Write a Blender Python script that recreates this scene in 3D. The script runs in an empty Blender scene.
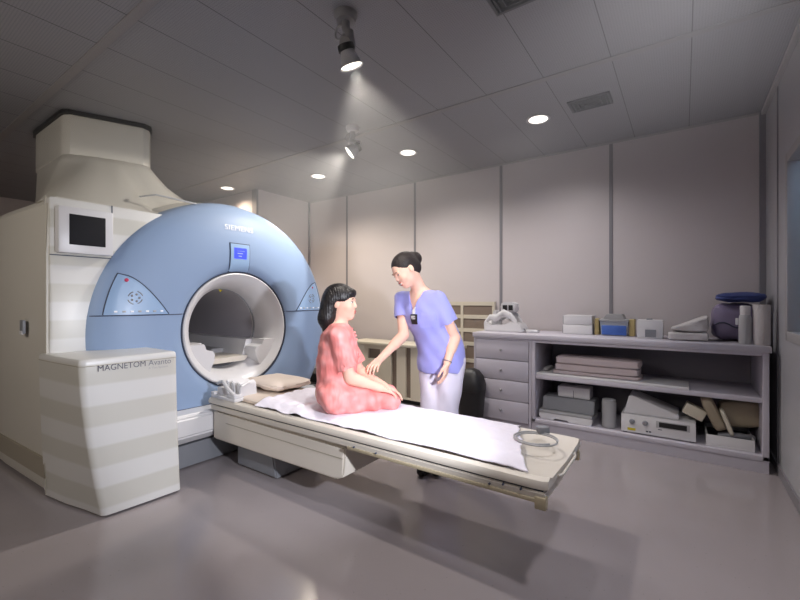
import bpy, bmesh, math, random
import numpy as np
from mathutils import Vector, Matrix, Euler, noise
random.seed(7)
sc = bpy.context.scene
COL = sc.collection
PI = math.pi
# ------------------------------------------------------------------ camera model (room frame: X along back wall, Y depth, Z up)
CH = 1.22                      # lens height
FPX = 405.0
FW = (-0.5736, 0.8192)         # where the camera looks
RT = (0.8192, 0.5736)
CEIL = 2.77

def XY(px, Y):
    """room X of the thing seen at column px and standing at depth Y; and its distance along the view"""
    k = (px - 400) / FPX
    t = Y / (FW[1] + k * RT[1])
    return t * (FW[0] + k * RT[0]), t

def ZZ(px, py, Y):
    return CH - (py - 303) / FPX * XY(px, Y)[1]

def AT(px, py, z):
    """point of the horizontal plane z"""
    f = FPX * (CH - z) / (py - 303)
    r = (px - 400) / FPX * f
    return Vector((f * FW[0] + r * RT[0], f * FW[1] + r * RT[1], z))

# ------------------------------------------------------------------ materials
def lin(c):
    return tuple((x / 255 / 12.92) if x / 255 <= 0.04045 else ((x / 255 + 0.055) / 1.055) ** 2.4 for x in c)

def mat(name, rgb, rough=0.5, metal=0.0, bump=None, spec=0.5, var=0.0, vscale=4.0, emit=None, estr=0, coat=0, trans=0, sheen=0):
    m = bpy.data.materials.new(name); m.use_nodes = True
    nt = m.node_tree; b = nt.nodes['Principled BSDF']
    c = lin(rgb) + (1,)
    b.inputs['Base Color'].default_value = c
    b.inputs['Roughness'].default_value = rough
    b.inputs['Metallic'].default_value = metal
    b.inputs['Specular IOR Level'].default_value = spec
    if coat: b.inputs['Coat Weight'].default_value = coat
    if trans: b.inputs['Transmission Weight'].default_value = trans
    if sheen: b.inputs['Sheen Weight'].default_value = sheen
    if emit:
        b.inputs['Emission Color'].default_value = lin(emit) + (1,)
        b.inputs['Emission Strength'].default_value = estr
    tc = nt.nodes.new('ShaderNodeTexCoord')
    if var:
        n = nt.nodes.new('ShaderNodeTexNoise'); n.inputs['Scale'].default_value = vscale; n.inputs['Detail'].default_value = 4
        nt.links.new(tc.outputs['Object'], n.inputs['Vector'])
        mx = nt.nodes.new('ShaderNodeMix'); mx.data_type = 'RGBA'
        mx.inputs[6].default_value = tuple(x * (1 - var) for x in c[:3]) + (1,)
        mx.inputs[7].default_value = tuple(min(1, x * (1 + var)) for x in c[:3]) + (1,)
        nt.links.new(n.outputs['Fac'], mx.inputs[0]); nt.links.new(mx.outputs[2], b.inputs['Base Color'])
    if bump:
        n = nt.nodes.new('ShaderNodeTexNoise'); n.inputs['Scale'].default_value = bump[0]; n.inputs['Detail'].default_value = 3
        nt.links.new(tc.outputs['Object'], n.inputs['Vector'])
        bp = nt.nodes.new('ShaderNodeBump'); bp.inputs['Strength'].default_value = bump[1]; bp.inputs['Distance'].default_value = 0.01
        nt.links.new(n.outputs['Fac'], bp.inputs['Height']); nt.links.new(bp.outputs[0], b.inputs['Normal'])
    return m

def mathn(nt, op, a=None, b=None, c=None):
    n = nt.nodes.new('ShaderNodeMath'); n.operation = op
    for i, v in enumerate((a, b, c)):
        if v is None: continue
        if isinstance(v, (int, float)): n.inputs[i].default_value = v
        else: nt.links.new(v, n.inputs[i])
    return n.outputs[0]

def world_xyz(nt):
    g = nt.nodes.new('ShaderNodeNewGeometry'); s = nt.nodes.new('ShaderNodeSeparateXYZ')
    nt.links.new(g.outputs['Position'], s.inputs[0]); return s.outputs, g.outputs['Position']

M = {}
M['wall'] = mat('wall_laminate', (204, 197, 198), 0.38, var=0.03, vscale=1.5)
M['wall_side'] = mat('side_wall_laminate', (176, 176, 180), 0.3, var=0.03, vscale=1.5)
M['ctrl'] = mat('pale_blue_wall', (150, 172, 196), 0.7)
M['ventgrey'] = mat('vent_grey', (74, 74, 78), 0.5)
M['strip'] = mat('grey_joint_strip', (134, 132, 138), 0.4, metal=0.1)
M['trim'] = mat('painted_trim', (170, 168, 168), 0.4)
M['plastic'] = mat('white_plastic', (212, 211, 213), 0.35, var=0.02)
M['plastic2'] = mat('cream_plastic', (206, 199, 182), 0.35, var=0.02)
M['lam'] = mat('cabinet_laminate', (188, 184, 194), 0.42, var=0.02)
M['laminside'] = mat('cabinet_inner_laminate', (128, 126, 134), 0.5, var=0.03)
M['blue'] = mat('pale_blue_gantry', (140, 161, 192), 0.5, var=0.03, vscale=1.0, spec=.35)
M['bluedark'] = mat('blue_rim', (96, 116, 148), 0.4)
M['panelblue'] = mat('control_panel_film', (150, 178, 212), 0.35)
M['seam'] = mat('dark_seam', (58, 66, 84), 0.6)
M['black'] = mat('black_plastic', (22, 22, 24), 0.45)
M['screen'] = mat('dark_screen', (30, 30, 34), 0.7, spec=.2)
M['tube'] = mat('bore_lining', (150, 146, 150), 0.4)
M['tan'] = mat('table_beige', (212, 205, 194), 0.45, var=0.03)
M['rail'] = mat('table_rail', (178, 166, 140), 0.4, metal=0.1)
M['mattress'] = mat('beige_vinyl', (214, 200, 188), 0.5, var=0.03, bump=(18, 0.15))
M['linen'] = mat('white_sheet', (232, 228, 240), 0.85, bump=(26, 0.5), sheen=0.2)
M['grey'] = mat('grey_plastic', (128, 130, 136), 0.45)
M['lgrey'] = mat('light_grey_plastic', (168, 168, 170), 0.45)
M['steel'] = mat('brushed_metal', (170, 170, 172), 0.3, metal=0.9)
M['letters'] = mat('grey_lettering', (92, 92, 104), 0.5)
M['letterw'] = mat('white_lettering', (245, 247, 252), 0.4)
M['lens'] = mat('lamp_lens', (255, 250, 240), 0.3, emit=(255, 244, 228), estr=6)
M['down'] = mat('downlight_diffuser', (255, 250, 240), 0.3, emit=(255, 246, 232), estr=3)
M['lcd'] = mat('blue_lcd', (60, 70, 220), 0.3, emit=(70, 86, 235), estr=0.9)
M['lcdtext'] = mat('lcd_text', (150, 160, 255), 0.3, emit=(150, 165, 255), estr=0.9)
M['red'] = mat('red_button', (190, 40, 80), 0.4)
M['yellow'] = mat('yellow_label', (196, 180, 40), 0.5)
M['brown'] = mat('brown_board', (128, 114, 102), 0.6)
M['skin'] = mat('skin', (232, 188, 168), 0.6, spec=0.25)
M['skin'].node_tree.nodes['Principled BSDF'].inputs['Subsurface Weight'].default_value = 0.08
M['skin'].node_tree.nodes['Principled BSDF'].inputs['Subsurface Radius'].default_value = (0.02, 0.008, 0.004)
M['hair'] = mat('black_hair', (20, 15, 17), 0.45, bump=(60, 0.4))
M['hair2'] = mat('dark_brown_hair', (34, 24, 24), 0.6, bump=(60, 0.4))
M['lips'] = mat('lips', (186, 88, 88), 0.4)
M['eye'] = mat('eye_white', (225, 220, 216), 0.25)
M['iris'] = mat('dark_iris', (28, 18, 16), 0.2)
M['scrub'] = mat('periwinkle_scrubs', (150, 152, 220), 0.75, bump=(14, 0.25), sheen=0.2)
M['pants'] = mat('white_trousers', (222, 216, 232), 0.8, bump=(12, 0.3))
M['shoe'] = mat('dark_shoe', (30, 28, 30), 0.4)
M['towel'] = mat('white_towel', (196, 192, 192), 0.9, bump=(60, 0.5))
M['pinkcloth'] = mat('pale_folded_sheet', (196, 182, 184), 0.85, bump=(30, 0.3))
M['purple'] = mat('lilac_grey_vinyl', (128, 118, 146), 0.5, bump=(8, 0.4))
M['navy'] = mat('navy_fabric', (58, 72, 128), 0.6, bump=(10, 0.4))
M['bluebox'] = mat('blue_packets', (62, 98, 176), 0.5, var=0.2, vscale=30)
M['tanbag'] = mat('tan_pad', (150, 138, 118), 0.6, bump=(12, 0.4))
M['mustard'] = mat('mustard_card', (178, 160, 110), 0.6)

# patterned gown: satin pink with faint lighter flowers
m = mat('pink_satin_gown', (226, 118, 116), 0.5, spec=.35); nt = m.node_tree; b = nt.nodes['Principled BSDF']
tc = nt.nodes.new('ShaderNodeTexCoord'); v = nt.nodes.new('ShaderNodeTexVoronoi'); v.inputs['Scale'].default_value = 20; v.feature = 'SMOOTH_F1'; v.inputs['Smoothness'].default_value = 1.0
n2 = nt.nodes.new('ShaderNodeTexNoise'); n2.inputs['Scale'].default_value = 30
nt.links.new(tc.outputs['Object'], v.inputs['Vector']); nt.links.new(tc.outputs['Object'], n2.inputs['Vector'])
cr = nt.nodes.new('ShaderNodeValToRGB'); cr.color_ramp.elements[0].position = 0.1; cr.color_ramp.elements[1].position = 0.6
cr.color_ramp.elements[0].color = lin((246, 172, 170)) + (1,); cr.color_ramp.elements[1].color = lin((234, 138, 134)) + (1,)
nt.links.new(v.outputs['Distance'], cr.inputs[0]); nt.links.new(cr.outputs[0], b.inputs['Base Color'])
n3 = nt.nodes.new('ShaderNodeTexNoise'); n3.inputs['Scale'].default_value = 12
mp = nt.nodes.new('ShaderNodeMapping'); mp.inputs['Scale'].default_value = (1.5, 1.5, .45); mp.inputs['Rotation'].default_value = (.3, .5, 0)
nt.links.new(tc.outputs['Object'], mp.inputs['Vector']); nt.links.new(mp.outputs[0], n3.inputs['Vector'])
bp = nt.nodes.new('ShaderNodeBump'); bp.inputs['Strength'].default_value = 0.6; bp.inputs['Distance'].default_value = 0.03
nt.links.new(n3.outputs[0], bp.inputs['Height']); nt.links.new(bp.outputs[0], b.inputs['Normal'])
M['gown'] = m

# cream gantry cover with broad horizontal bands (they are printed on the cover)
m = mat('cream_banded_cover', (214, 208, 192), 0.34); nt = m.node_tree; b = nt.nodes['Principled BSDF']
o, _ = world_xyz(nt)
fr = mathn(nt, 'FRACT', mathn(nt, 'MULTIPLY', o[2], 1 / 0.23))
st = nt.nodes.new('ShaderNodeMapRange'); st.inputs[1].default_value = 0.44; st.inputs[2].default_value = 0.56
nt.links.new(mathn(nt, 'ABSOLUTE', mathn(nt, 'SUBTRACT', mathn(nt, 'MULTIPLY', fr, 2), 1)), st.inputs[0])
mx = nt.nodes.new('ShaderNodeMix'); mx.data_type = 'RGBA'
mx.inputs[6].default_value = lin((200, 198, 190)) + (1,); mx.inputs[7].default_value = lin((214, 213, 210)) + (1,)
nt.links.new(st.outputs[0], mx.inputs[0]); nt.links.new(mx.outputs[2], b.inputs['Base Color'])
M['cover'] = m
M['coverplain'] = mat('cream_cover', (204, 200, 190), 0.36, var=0.02, vscale=1.0)
M['coverband'] = mat('cover_lower_band', (160, 152, 136), 0.4)

# ceiling: perforated metal panels, joints every 0.42 m across
m = mat('ceiling_panels', (132, 130, 134), 0.55); nt = m.node_tree; b = nt.nodes['Principled BSDF']
o, pos = world_xyz(nt)
def joint(coord, off, step, half):
    f = mathn(nt, 'FRACT', mathn(nt, 'DIVIDE', mathn(nt, 'SUBTRACT', coord, off - 50 * step), step))
    dd = mathn(nt, 'MINIMUM', f, mathn(nt, 'SUBTRACT', 1.0, f))
    return mathn(nt, 'LESS_THAN', mathn(nt, 'MULTIPLY', dd, step), half)
jx = mathn(nt, 'MULTIPLY', joint(o[0], 0.04, 0.42, 0.0028), mathn(nt, 'LESS_THAN', o[0], 0.3))
def hole(coord):
    f = mathn(nt, 'FRACT', mathn(nt, 'MULTIPLY', mathn(nt, 'ADD', coord, 50.0), 1 / 0.014))
    return mathn(nt, 'POWER', mathn(nt, 'SUBTRACT', f, 0.5), 2)
ho = mathn(nt, 'LESS_THAN', mathn(nt, 'ADD', hole(o[0]), hole(o[1])), 0.065)
hol = mathn(nt, 'MULTIPLY', ho, 0.24)
fac = mathn(nt, 'MAXIMUM', mathn(nt, 'MULTIPLY', jx, 0.85), hol)
mx = nt.nodes.new('ShaderNodeMix'); mx.data_type = 'RGBA'
mx.inputs[6].default_value = lin((150, 150, 155)) + (1,); mx.inputs[7].default_value = lin((30, 30, 32)) + (1,)
nt.links.new(fac, mx.inputs[0]); nt.links.new(mx.outputs[2], b.inputs['Base Color'])
M['ceiling'] = m

# floor: grey vinyl with specks
m = mat('speckled_vinyl', (150, 142, 140), 0.17, spec=0.5); nt = m.node_tree; b = nt.nodes['Principled BSDF']
o, pos = world_xyz(nt)
n1 = nt.nodes.new('ShaderNodeTexNoise'); n1.inputs['Scale'].default_value = 1.3; n1.inputs['Detail'].default_value = 5
n2 = nt.nodes.new('ShaderNodeTexVoronoi'); n2.inputs['Scale'].default_value = 22
nt.links.new(pos, n1.inputs['Vector']); nt.links.new(pos, n2.inputs['Vector'])
mx = nt.nodes.new('ShaderNodeMix'); mx.data_type = 'RGBA'
mx.inputs[6].default_value = lin((146, 139, 141)) + (1,); mx.inputs[7].default_value = lin((162, 154, 156)) + (1,)
nt.links.new(n1.outputs[0], mx.inputs[0])
my = nt.nodes.new('ShaderNodeMix'); my.data_type = 'RGBA'; my.inputs[7].default_value = lin((96, 90, 92)) + (1,)
nt.links.new(mx.outputs[2], my.inputs[6])
nt.links.new(mathn(nt, 'MULTIPLY', mathn(nt, 'LESS_THAN', n2.outputs['Distance'], 0.06), 0.35), my.inputs[0])
nt.links.new(my.outputs[2], b.inputs['Base Color'])
M['floor'] = m

# glass
m = mat('window_glass', (170, 190, 205), 0.05, trans=0.9)
M['glass'] = m
M['clear'] = mat('clear_tub_plastic', (205, 212, 222), 0.15, trans=0.45)

# ------------------------------------------------------------------ mesh helpers
def NB(): return bmesh.new()

def box(bm, x0, x1, y0, y1, z0, z1, bev=0.0, seg=2, mtx=None):
    vs = [bm.verts.new((x, y, z)) for x in (x0, x1) for y in (y0, y1) for z in (z0, z1)]
    idx = [(0, 1, 3, 2), (4, 6, 7, 5), (0, 4, 5, 1), (2, 3, 7, 6), (0, 2, 6, 4), (1, 5, 7, 3)]
    fs = [bm.faces.new([vs[i] for i in f]) for f in idx]
    if mtx is not None:
        bmesh.ops.transform(bm, matrix=mtx, verts=vs)
    if bev > 0:
        es = list({e for f in fs for e in f.edges})
        bmesh.ops.bevel(bm, geom=es, offset=bev, segments=seg, affect='EDGES', profile=0.5)
    return bm

def Bx(*a, **k): return box(NB(), *a, **k)

def tube(bm, pts, rad, n=10, cap=True, closed=False):
    pts = [Vector(p) for p in pts]; rings = []; N = len(pts); up = None
    for i, p in enumerate(pts):
        if closed: d = pts[(i + 1) % N] - pts[i - 1]
        else: d = (pts[min(i + 1, N - 1)] - pts[max(i - 1, 0)])
        d.normalize()
        if up is None:
            up = d.orthogonal().normalized()
        up = (up - d * up.dot(d)).normalized(); s = d.cross(up)
        r = rad[i] if isinstance(rad, (list, tuple)) else rad
        rings.append([bm.verts.new(p + (up * math.cos(2 * PI * k / n) + s * math.sin(2 * PI * k / n)) * r) for k in range(n)])
    for i in range(N if closed else N - 1):
        a, b_ = rings[i], rings[(i + 1) % N]
        for k in range(n): bm.faces.new((a[k], a[(k + 1) % n], b_[(k + 1) % n], b_[k]))
    if cap and not closed:
        bm.faces.new(rings[0][::-1]); bm.faces.new(rings[-1])
    return bm

def lathe(bm, prof, n=64, origin=(0, 0, 0), axis='Z', closed=False):
    """prof: list of (radius, height along axis)"""
    O = Vector(origin); rings = []
    for r, h in prof:
        ring = []
        for k in range(n):
            a = 2 * PI * k / n; c, s = r * math.cos(a), r * math.sin(a)
            v = {'Z': (c, s, h), 'X': (h, c, s), 'Y': (s, h, c)}[axis]
            ring.append(bm.verts.new(O + Vector(v)))
        rings.append(ring)
    m_ = len(rings)
    for i in range(m_ if closed else m_ - 1):
        a, b_ = rings[i], rings[(i + 1) % m_]
        for k in range(n): bm.faces.new((a[k], a[(k + 1) % n], b_[(k + 1) % n], b_[k]))
    if not closed:
        if prof[0][0] > 1e-4: bm.faces.new(rings[0][::-1])
        if prof[-1][0] > 1e-4: bm.faces.new(rings[-1])
    bmesh.ops.remove_doubles(bm, verts=bm.verts, dist=1e-5)
    return bm

def loft(bm, rings, cap=True):
    R = [[bm.verts.new(p) for p in r] for r in rings]
    for a, b_ in zip(R, R[1:]):
        n = len(a)
        for k in range(n): bm.faces.new((a[k], a[(k + 1) % n], b_[(k + 1) % n], b_[k]))
    if cap:
        bm.faces.new(R[0][::-1]); bm.faces.new(R[-1])
    return bm

def prism(bm, pts2, z0, z1, plane='XY', bev=0.0):
    def mk(p, h):
        return {'XY': (p[0], p[1], h), 'XZ': (p[0], h, p[1]), 'YZ': (h, p[0], p[1])}[plane]
    a = [bm.verts.new(mk(p, z0)) for p in pts2]; b_ = [bm.verts.new(mk(p, z1)) for p in pts2]; n = len(a)
    fs = [bm.faces.new(a[::-1]), bm.faces.new(b_)]
    for k in range(n): fs.append(bm.faces.new((a[k], a[(k + 1) % n], b_[(k + 1) % n], b_[k])))
    if bev:
        bmesh.ops.bevel(bm, geom=list({e for f in fs for e in f.edges}), offset=bev, segments=2, affect='EDGES')
    return bm

def ell(bm, c, r, mtx=None, n=16):
    T = Matrix.Translation(Vector(c)) @ (mtx if mtx is not None else Matrix.Identity(4)) @ Matrix.Diagonal((r[0], r[1], r[2], 1))
    bmesh.ops.create_uvsphere(bm, u_segments=n, v_segments=max(6, n // 2), radius=1, matrix=T)
    return bm

def mesh_obj(name, bm, m, parent=None, smooth=True, local=False, angle=35):
    bmesh.ops.recalc_face_normals(bm, faces=bm.faces)
    if parent is not None and not local:
        root = parent; loc = Vector((0, 0, 0))
        while root is not None:
            loc += root.location; root = root.parent
        bmesh.ops.translate(bm, verts=bm.verts, vec=-loc)
    me = bpy.data.meshes.new(name); bm.to_mesh(me); bm.free()
    if smooth:
        me.shade_smooth(); me.set_sharp_from_angle(angle=math.radians(angle))
    me.materials.append(m)
    o = bpy.data.objects.new(name, me); COL.objects.link(o)
    if parent is not None: o.parent = parent
    return o

def tag(o, label=None, cat=None, group=None, kind=None):
    if label: o['label'] = label
    if cat: o['category'] = cat
    if group: o['group'] = group
    if kind: o['kind'] = kind
    return o

def thing(name, label, cat, loc=(0, 0, 0), rot=(0, 0, 0), group=None):
    o = bpy.data.objects.new(name, None); COL.objects.link(o)
    o.empty_display_size = 0.1; o.location = loc; o.rotation_euler = rot
    return tag(o, label, cat, group)

def solo(name, bm, m, label, cat, group=None, smooth=True, origin=None, rot=None):
    """one-mesh thing; origin moved to its base (or given, with local verts)"""
    if origin is None:
        c = sum((v.co for v in bm.verts), Vector()) / len(bm.verts); c.z = min(v.co.z for v in bm.verts)
        bmesh.ops.translate(bm, verts=bm.verts, vec=-c); origin = c
    o = mesh_obj(name, bm, m, None, smooth); o.location = origin
    if rot is not None: o.rotation_euler = rot
    return tag(o, label, cat, group)

def struct(name, bm, m, smooth=False):
    o = mesh_obj(name, bm, m, None, smooth); o['kind'] = 'structure'; return o

def text_bm(txt, size, extrude=0.0, font_res=3, spacing=1.0):
    """flat lettering as a bmesh in XY, returned with its width"""
    cu = bpy.data.curves.new('lettering', 'FONT'); cu.body = txt; cu.size = size; cu.extrude = extrude
    cu.resolution_u = font_res; cu.space_character = spacing
    ob = bpy.data.objects.new('lettering', cu); COL.objects.link(ob)
    dg = bpy.context.evaluated_depsgraph_get(); me = bpy.data.meshes.new_from_object(ob.evaluated_get(dg))
    bpy.data.objects.remove(ob); bpy.data.curves.remove(cu)
    bm = bmesh.new(); bm.from_mesh(me); bpy.data.meshes.remove(me)
    x0 = min(v.co.x for v in bm.verts); x1 = max(v.co.x for v in bm.verts)
    bmesh.ops.translate(bm, verts=bm.verts, vec=(-x0, 0, 0))
    return bm, x1 - x0

def pillow_box(bm, x0, x1, y0, y1, z0, z1, nx=8, ny=8, puff=0.3, amp=0.004, seed=0, p=6):
    """soft slab: rounded box with a little unevenness"""
    b2 = bmesh.new(); bmesh.ops.create_cube(b2, size=2)
    bmesh.ops.subdivide_edges(b2, edges=b2.edges, cuts=7, use_grid_fill=True)
    cx, cy, cz = (x0 + x1) / 2, (y0 + y1) / 2, (z0 + z1) / 2
    hx, hy, hz = (x1 - x0) / 2, (y1 - y0) / 2, (z1 - z0) / 2
    for v in b2.verts:
        x, y, z = v.co
        l = (abs(x) ** p + abs(y) ** p + abs(z) ** p) ** (1 / p)
        x, y, z = x / l, y / l, z / l
        zz = z * (1 - puff * (max(abs(x), abs(y)) ** 3))
        nn = noise.noise_vector(Vector((x * 2 + seed * 3.1, y * 2, z * 2 + seed))) * amp
        v.co = Vector((cx + x * hx, cy + y * hy, cz + zz * hz)) + Vector(nn)
    me = bpy.data.meshes.new('tmp'); b2.to_mesh(me); b2.free(); bm.from_mesh(me); bpy.data.meshes.remove(me)
    return bm
# ------------------------------------------------------------------ the room
XR, YB, XJ, YJ, XL, YF = 0.55, 4.45, -4.88, 3.48, -8.4, -1.6
struct('floor', Bx(XL - 0.1, XR + 0.1, YF - 0.1, YB + 0.1, -0.1, 0.0), M['floor'])
struct('ceiling', Bx(XL - 0.1, XR + 0.1, YF - 0.1, YB + 0.1, CEIL, CEIL + 0.1), M['ceiling'])
struct('wall_back', Bx(XJ - 0.1, XR + 0.1, YB, YB + 0.1, 0, CEIL), M['wall'])
struct('wall_left_return', Bx(XJ - 0.1, XJ, YJ, YB, 0, CEIL), M['wall'])
struct('wall_back_left', Bx(XL - 0.1, XJ - 0.1, YJ, YJ + 0.1, 0, CEIL), M['wall'])
struct('wall_left', Bx(XL - 0.1, XL, YF, YJ, 0, CEIL), M['wall'])
struct('wall_front', Bx(XL - 0.1, XR + 0.1, YF - 0.1, YF, 0, CEIL), M['wall'])
# right wall with a window opening onto the control room
WY0, WY1, WZ0, WZ1 = 1.9, 3.54, 1.0, 2.12
bm = NB()
box(bm, XR, XR + 0.1, YF, WY0, 0, CEIL); box(bm, XR, XR + 0.1, WY1, YB, 0, CEIL)
box(bm, XR, XR + 0.1, WY0, WY1, 0, WZ0); box(bm, XR, XR + 0.1, WY0, WY1, WZ1, CEIL)
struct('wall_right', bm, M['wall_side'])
w = struct('window_1', Bx(XR + 0.06, XR + 0.068, WY0, WY1, WZ0, WZ1), M['glass'])
bm = NB()
for a in ((WY0 - 0.04, WY0 + 0.02, WZ0 - 0.04, WZ1 + 0.04), (WY1 - 0.02, WY1 + 0.04, WZ0 - 0.04, WZ1 + 0.04),
          (WY0, WY1, WZ0 - 0.04, WZ0 + 0.02), (WY0, WY1, WZ1 - 0.02, WZ1 + 0.04)):
    box(bm, XR - 0.012, XR + 0.06, *a, bev=0.004)
mesh_obj('window_frame', bm, M['trim'], w)
struct('wall_control_room', Bx(XR + .1, 2.2, 5.4, 5.5, 0, CEIL), M['ctrl'])
struct('wall_control_room_side', Bx(2.2, 2.3, 0, 5.5, 0, CEIL), M['ctrl'])
struct('floor_control_room', Bx(XR + .1, 2.3, 0, 5.5, -.1, 0), M['floor'])
struct('ceiling_control_room', Bx(XR + .1, 2.3, 0, 5.5, CEIL, CEIL + .1), M['ctrl'])
struct('wall_control_room_near', Bx(XR + .1, 2.3, -.1, 0, 0, CEIL), M['ctrl'])
struct('wall_control_room_left', Bx(XR, XR + .1, YB + .1, 5.5, 0, CEIL), M['ctrl'])
# joint strips of the wall panels
n = 1
def strip(x0, x1, y0, y1, z0=0.0, z1=CEIL):
    global n
    struct('trim_%d' % n, Bx(x0, x1, y0, y1, z0, z1, bev=0.002), M['strip']); n += 1
for px in (611, 501, 415, 347):
    x = XY(px, YB)[0]; strip(x - 0.016, x + 0.016, YB - 0.006, YB)
strip(XR - 0.04, XR, YB - 0.04, YB)
strip(XJ, XJ + 0.025, YB - 0.025, YB)
strip(XJ - 0.1, XJ + 0.006, YJ - 0.006, YJ + 0.025)
strip(XR - 0.006, XR, 3.885, 3.915)
strip(XR - 0.006, XR, 1.2, 1.23)
# ceiling battens (along the room) and edge trims
for yy in (0.98, 2.91):
    struct('trim_%d' % n, Bx(XL, XR, yy - 0.028, yy + 0.022, CEIL - 0.006, CEIL), mat('ceiling_batten', (146, 143, 144), 0.5)); n += 1
struct('trim_%d' % n, Bx(XR - 0.03, XR, YF, YB, CEIL - 0.035, CEIL, bev=0.004), M['trim']); n += 1
struct('trim_%d' % n, Bx(XJ, XR, YB - 0.012, YB, CEIL - 0.018, CEIL), M['trim']); n += 1
struct('baseboard_right', Bx(XR - 0.012, XR, YF, YB, 0, 0.07), M['strip'])
struct('baseboard_back', Bx(XJ, XR - 0.02, YB - 0.012, YB, 0, 0.07), M['strip'])

# ------------------------------------------------------------------ ceiling fittings
DL = [(-1.02, 3.52, 'recessed ceiling downlight right of centre, beside the square air vent'),
      (-2.37, 3.53, 'recessed ceiling downlight above the nurse, right of the low lit spotlight'),
      (-3.74, 3.56, 'recessed ceiling downlight seen just left below the farther spotlight'),
      (-5.17, 3.22, 'recessed ceiling downlight above the scanner top, farthest left')]
for i, (x, y, lab) in enumerate(DL):
    t = thing('ceiling_downlight', lab, 'ceiling light', (x, y, CEIL), group='recessed ceiling downlights')
    mesh_obj('trim_ring', lathe(NB(), [(0.078, -0.0), (0.098, -0.001), (0.1, -0.005), (0.092, -0.009), (0.078, -0.006)], 40, closed=True), M['plastic'], t, local=True)
    mesh_obj('diffuser', lathe(NB(), [(0.08, -0.001), (0.078, -0.004), (0.0, -0.005)], 40), M['down'], t, local=True)

def vent(x, y, lab):
    t = thing('ceiling_vent', lab, 'air vent', (x, y, CEIL))
    hx, hy = 0.15, 0.105
    mesh_obj('backing', Bx(-hx + .01, hx - .01, -hy + .01, hy - .01, -0.003, -0.0005), M['black'], t, local=True)
    f = NB()
    for k, (a, b_, c, d) in enumerate(((-hx, hx, -hy, -hy + .018), (-hx, hx, hy - .018, hy), (-hx, -hx + .018, -hy, hy), (hx - .018, hx, -hy, hy))):
        box(f, a, b_, c, d, -0.012, 0, bev=0.002)
    mesh_obj('frame', f, M['ventgrey'], t, local=True)
    for q in range(3):      # nested four-way louvres
        s = 0.78 - q * 0.24
        f = NB(); ax, ay = hx * s, hy * s
        for (a, b_, c, d) in ((-ax, ax, -ay, -ay + .006), (-ax, ax, ay - .006, ay), (-ax, -ax + .006, -ay, ay), (ax - .006, ax, -ay, ay)):
            box(f, a, b_, c, d, -0.02, -0.002)
        mesh_obj('louvre', f, M['ventgrey'], t, local=True)
vent(-0.60, 3.45, 'dark four-way ceiling air vent near the back wall, right of a downlight')
vent(-0.68, 2.0, 'dark ceiling air vent cut by the top edge of the picture')

def spot_fixture(px_mount, f_r, head, aim, lab, power, ring=0.05):
    mount = Vector(px_mount); head = Vector(head)
    t = thing('ceiling_spotlight', lab, 'spotlight', mount)
    mesh_obj('mount', lathe(NB(), [(0.0, 0), (0.062, 0), (0.062, -0.012), (0.05, -0.04), (0.0, -0.045)], 32), f_r, t, local=True)
    j = head - mount
    arm = NB(); tube(arm, [(0, 0, -0.03), (0.0, 0, -0.08), (j.x * .3 + .012, j.y * .3, j.z * .4)], 0.022, 12)
    mesh_obj('arm', arm, f_r, t, local=True)
    kn = NB()
    for k in range(14): pass
    tube(kn, [(-.045 + .032 * math.cos(a), 0.0, -.085 + .036 * math.sin(a)) for a in [2 * PI * q / 20 for q in range(20)]], 0.006, 8, closed=True)
    mesh_obj('cable', kn, M['lgrey'], t, local=True)
    d = Vector(aim).normalized(); rot = Vector((0, 0, -1)).rotation_difference(d).to_matrix().to_4x4()
    up = -d
    body = NB(); tube(body, [(j.x * .3 + .012, j.y * .3, j.z * .35), (j.x * .7, j.y * .7, j.z * .6), tuple(j + up * 0.10)], [0.024, 0.034, 0.04], 20)
    mesh_obj('lamp_body', body, f_r, t, local=True)
    T = Matrix.Translation(j) @ rot
    r = lathe(NB(), [(0.03, .10), (0.044, .098), (0.046, .07), (0.03, .066)], 32, closed=False); bmesh.ops.transform(r, matrix=T, verts=r.verts)
    mesh_obj('black_collar', r, M['black'], t, local=True)
    r = lathe(NB(), [(0.036, .07), (0.058, .0), (0.064, -.006), (0.064, -.012), (0.055, -.006), (0.034, .06)], 32, closed=True); bmesh.ops.transform(r, matrix=T, verts=r.verts)
    mesh_obj('lamp_shade', r, M['plastic'], t, local=True)
    r = lathe(NB(), [(0.056, -.005), (0.03, -.012), (0.0, -.014)], 32); bmesh.ops.transform(r, matrix=T, verts=r.verts)
    mesh_obj('lens', r, M['lens'], t, local=True)
    L = bpy.data.lights.new('spot_beam', 'SPOT'); L.energy = power; L.spot_size = math.radians(78); L.spot_blend = 0.12
    L.color = (1.0, 0.93, 0.84); L.shadow_soft_size = 0.05
    lo = bpy.data.objects.new('spot_beam', L); COL.objects.link(lo)
    lo.location = head + d * 0.03; lo.rotation_euler = Vector((0, 0, -1)).rotation_difference(d).to_euler()
    return t
dark_fix = mat('shaded_grey_fitting', (150, 148, 150), 0.5)
S1 = spot_fixture((-1.50, 1.63, CEIL), dark_fix, (-1.47, 1.64, 2.49), (0.10, 0.40, -1), 'swivel ceiling spotlight nearest the camera, shining down over the table', 70)
S2 = spot_fixture((-2.43, 2.73, CEIL), M['plastic'], (-2.44, 2.71, 2.54), (-0.557, -0.512, -0.62), 'farther swivel ceiling spotlight shining left onto the blue scanner ring', 105)

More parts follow.
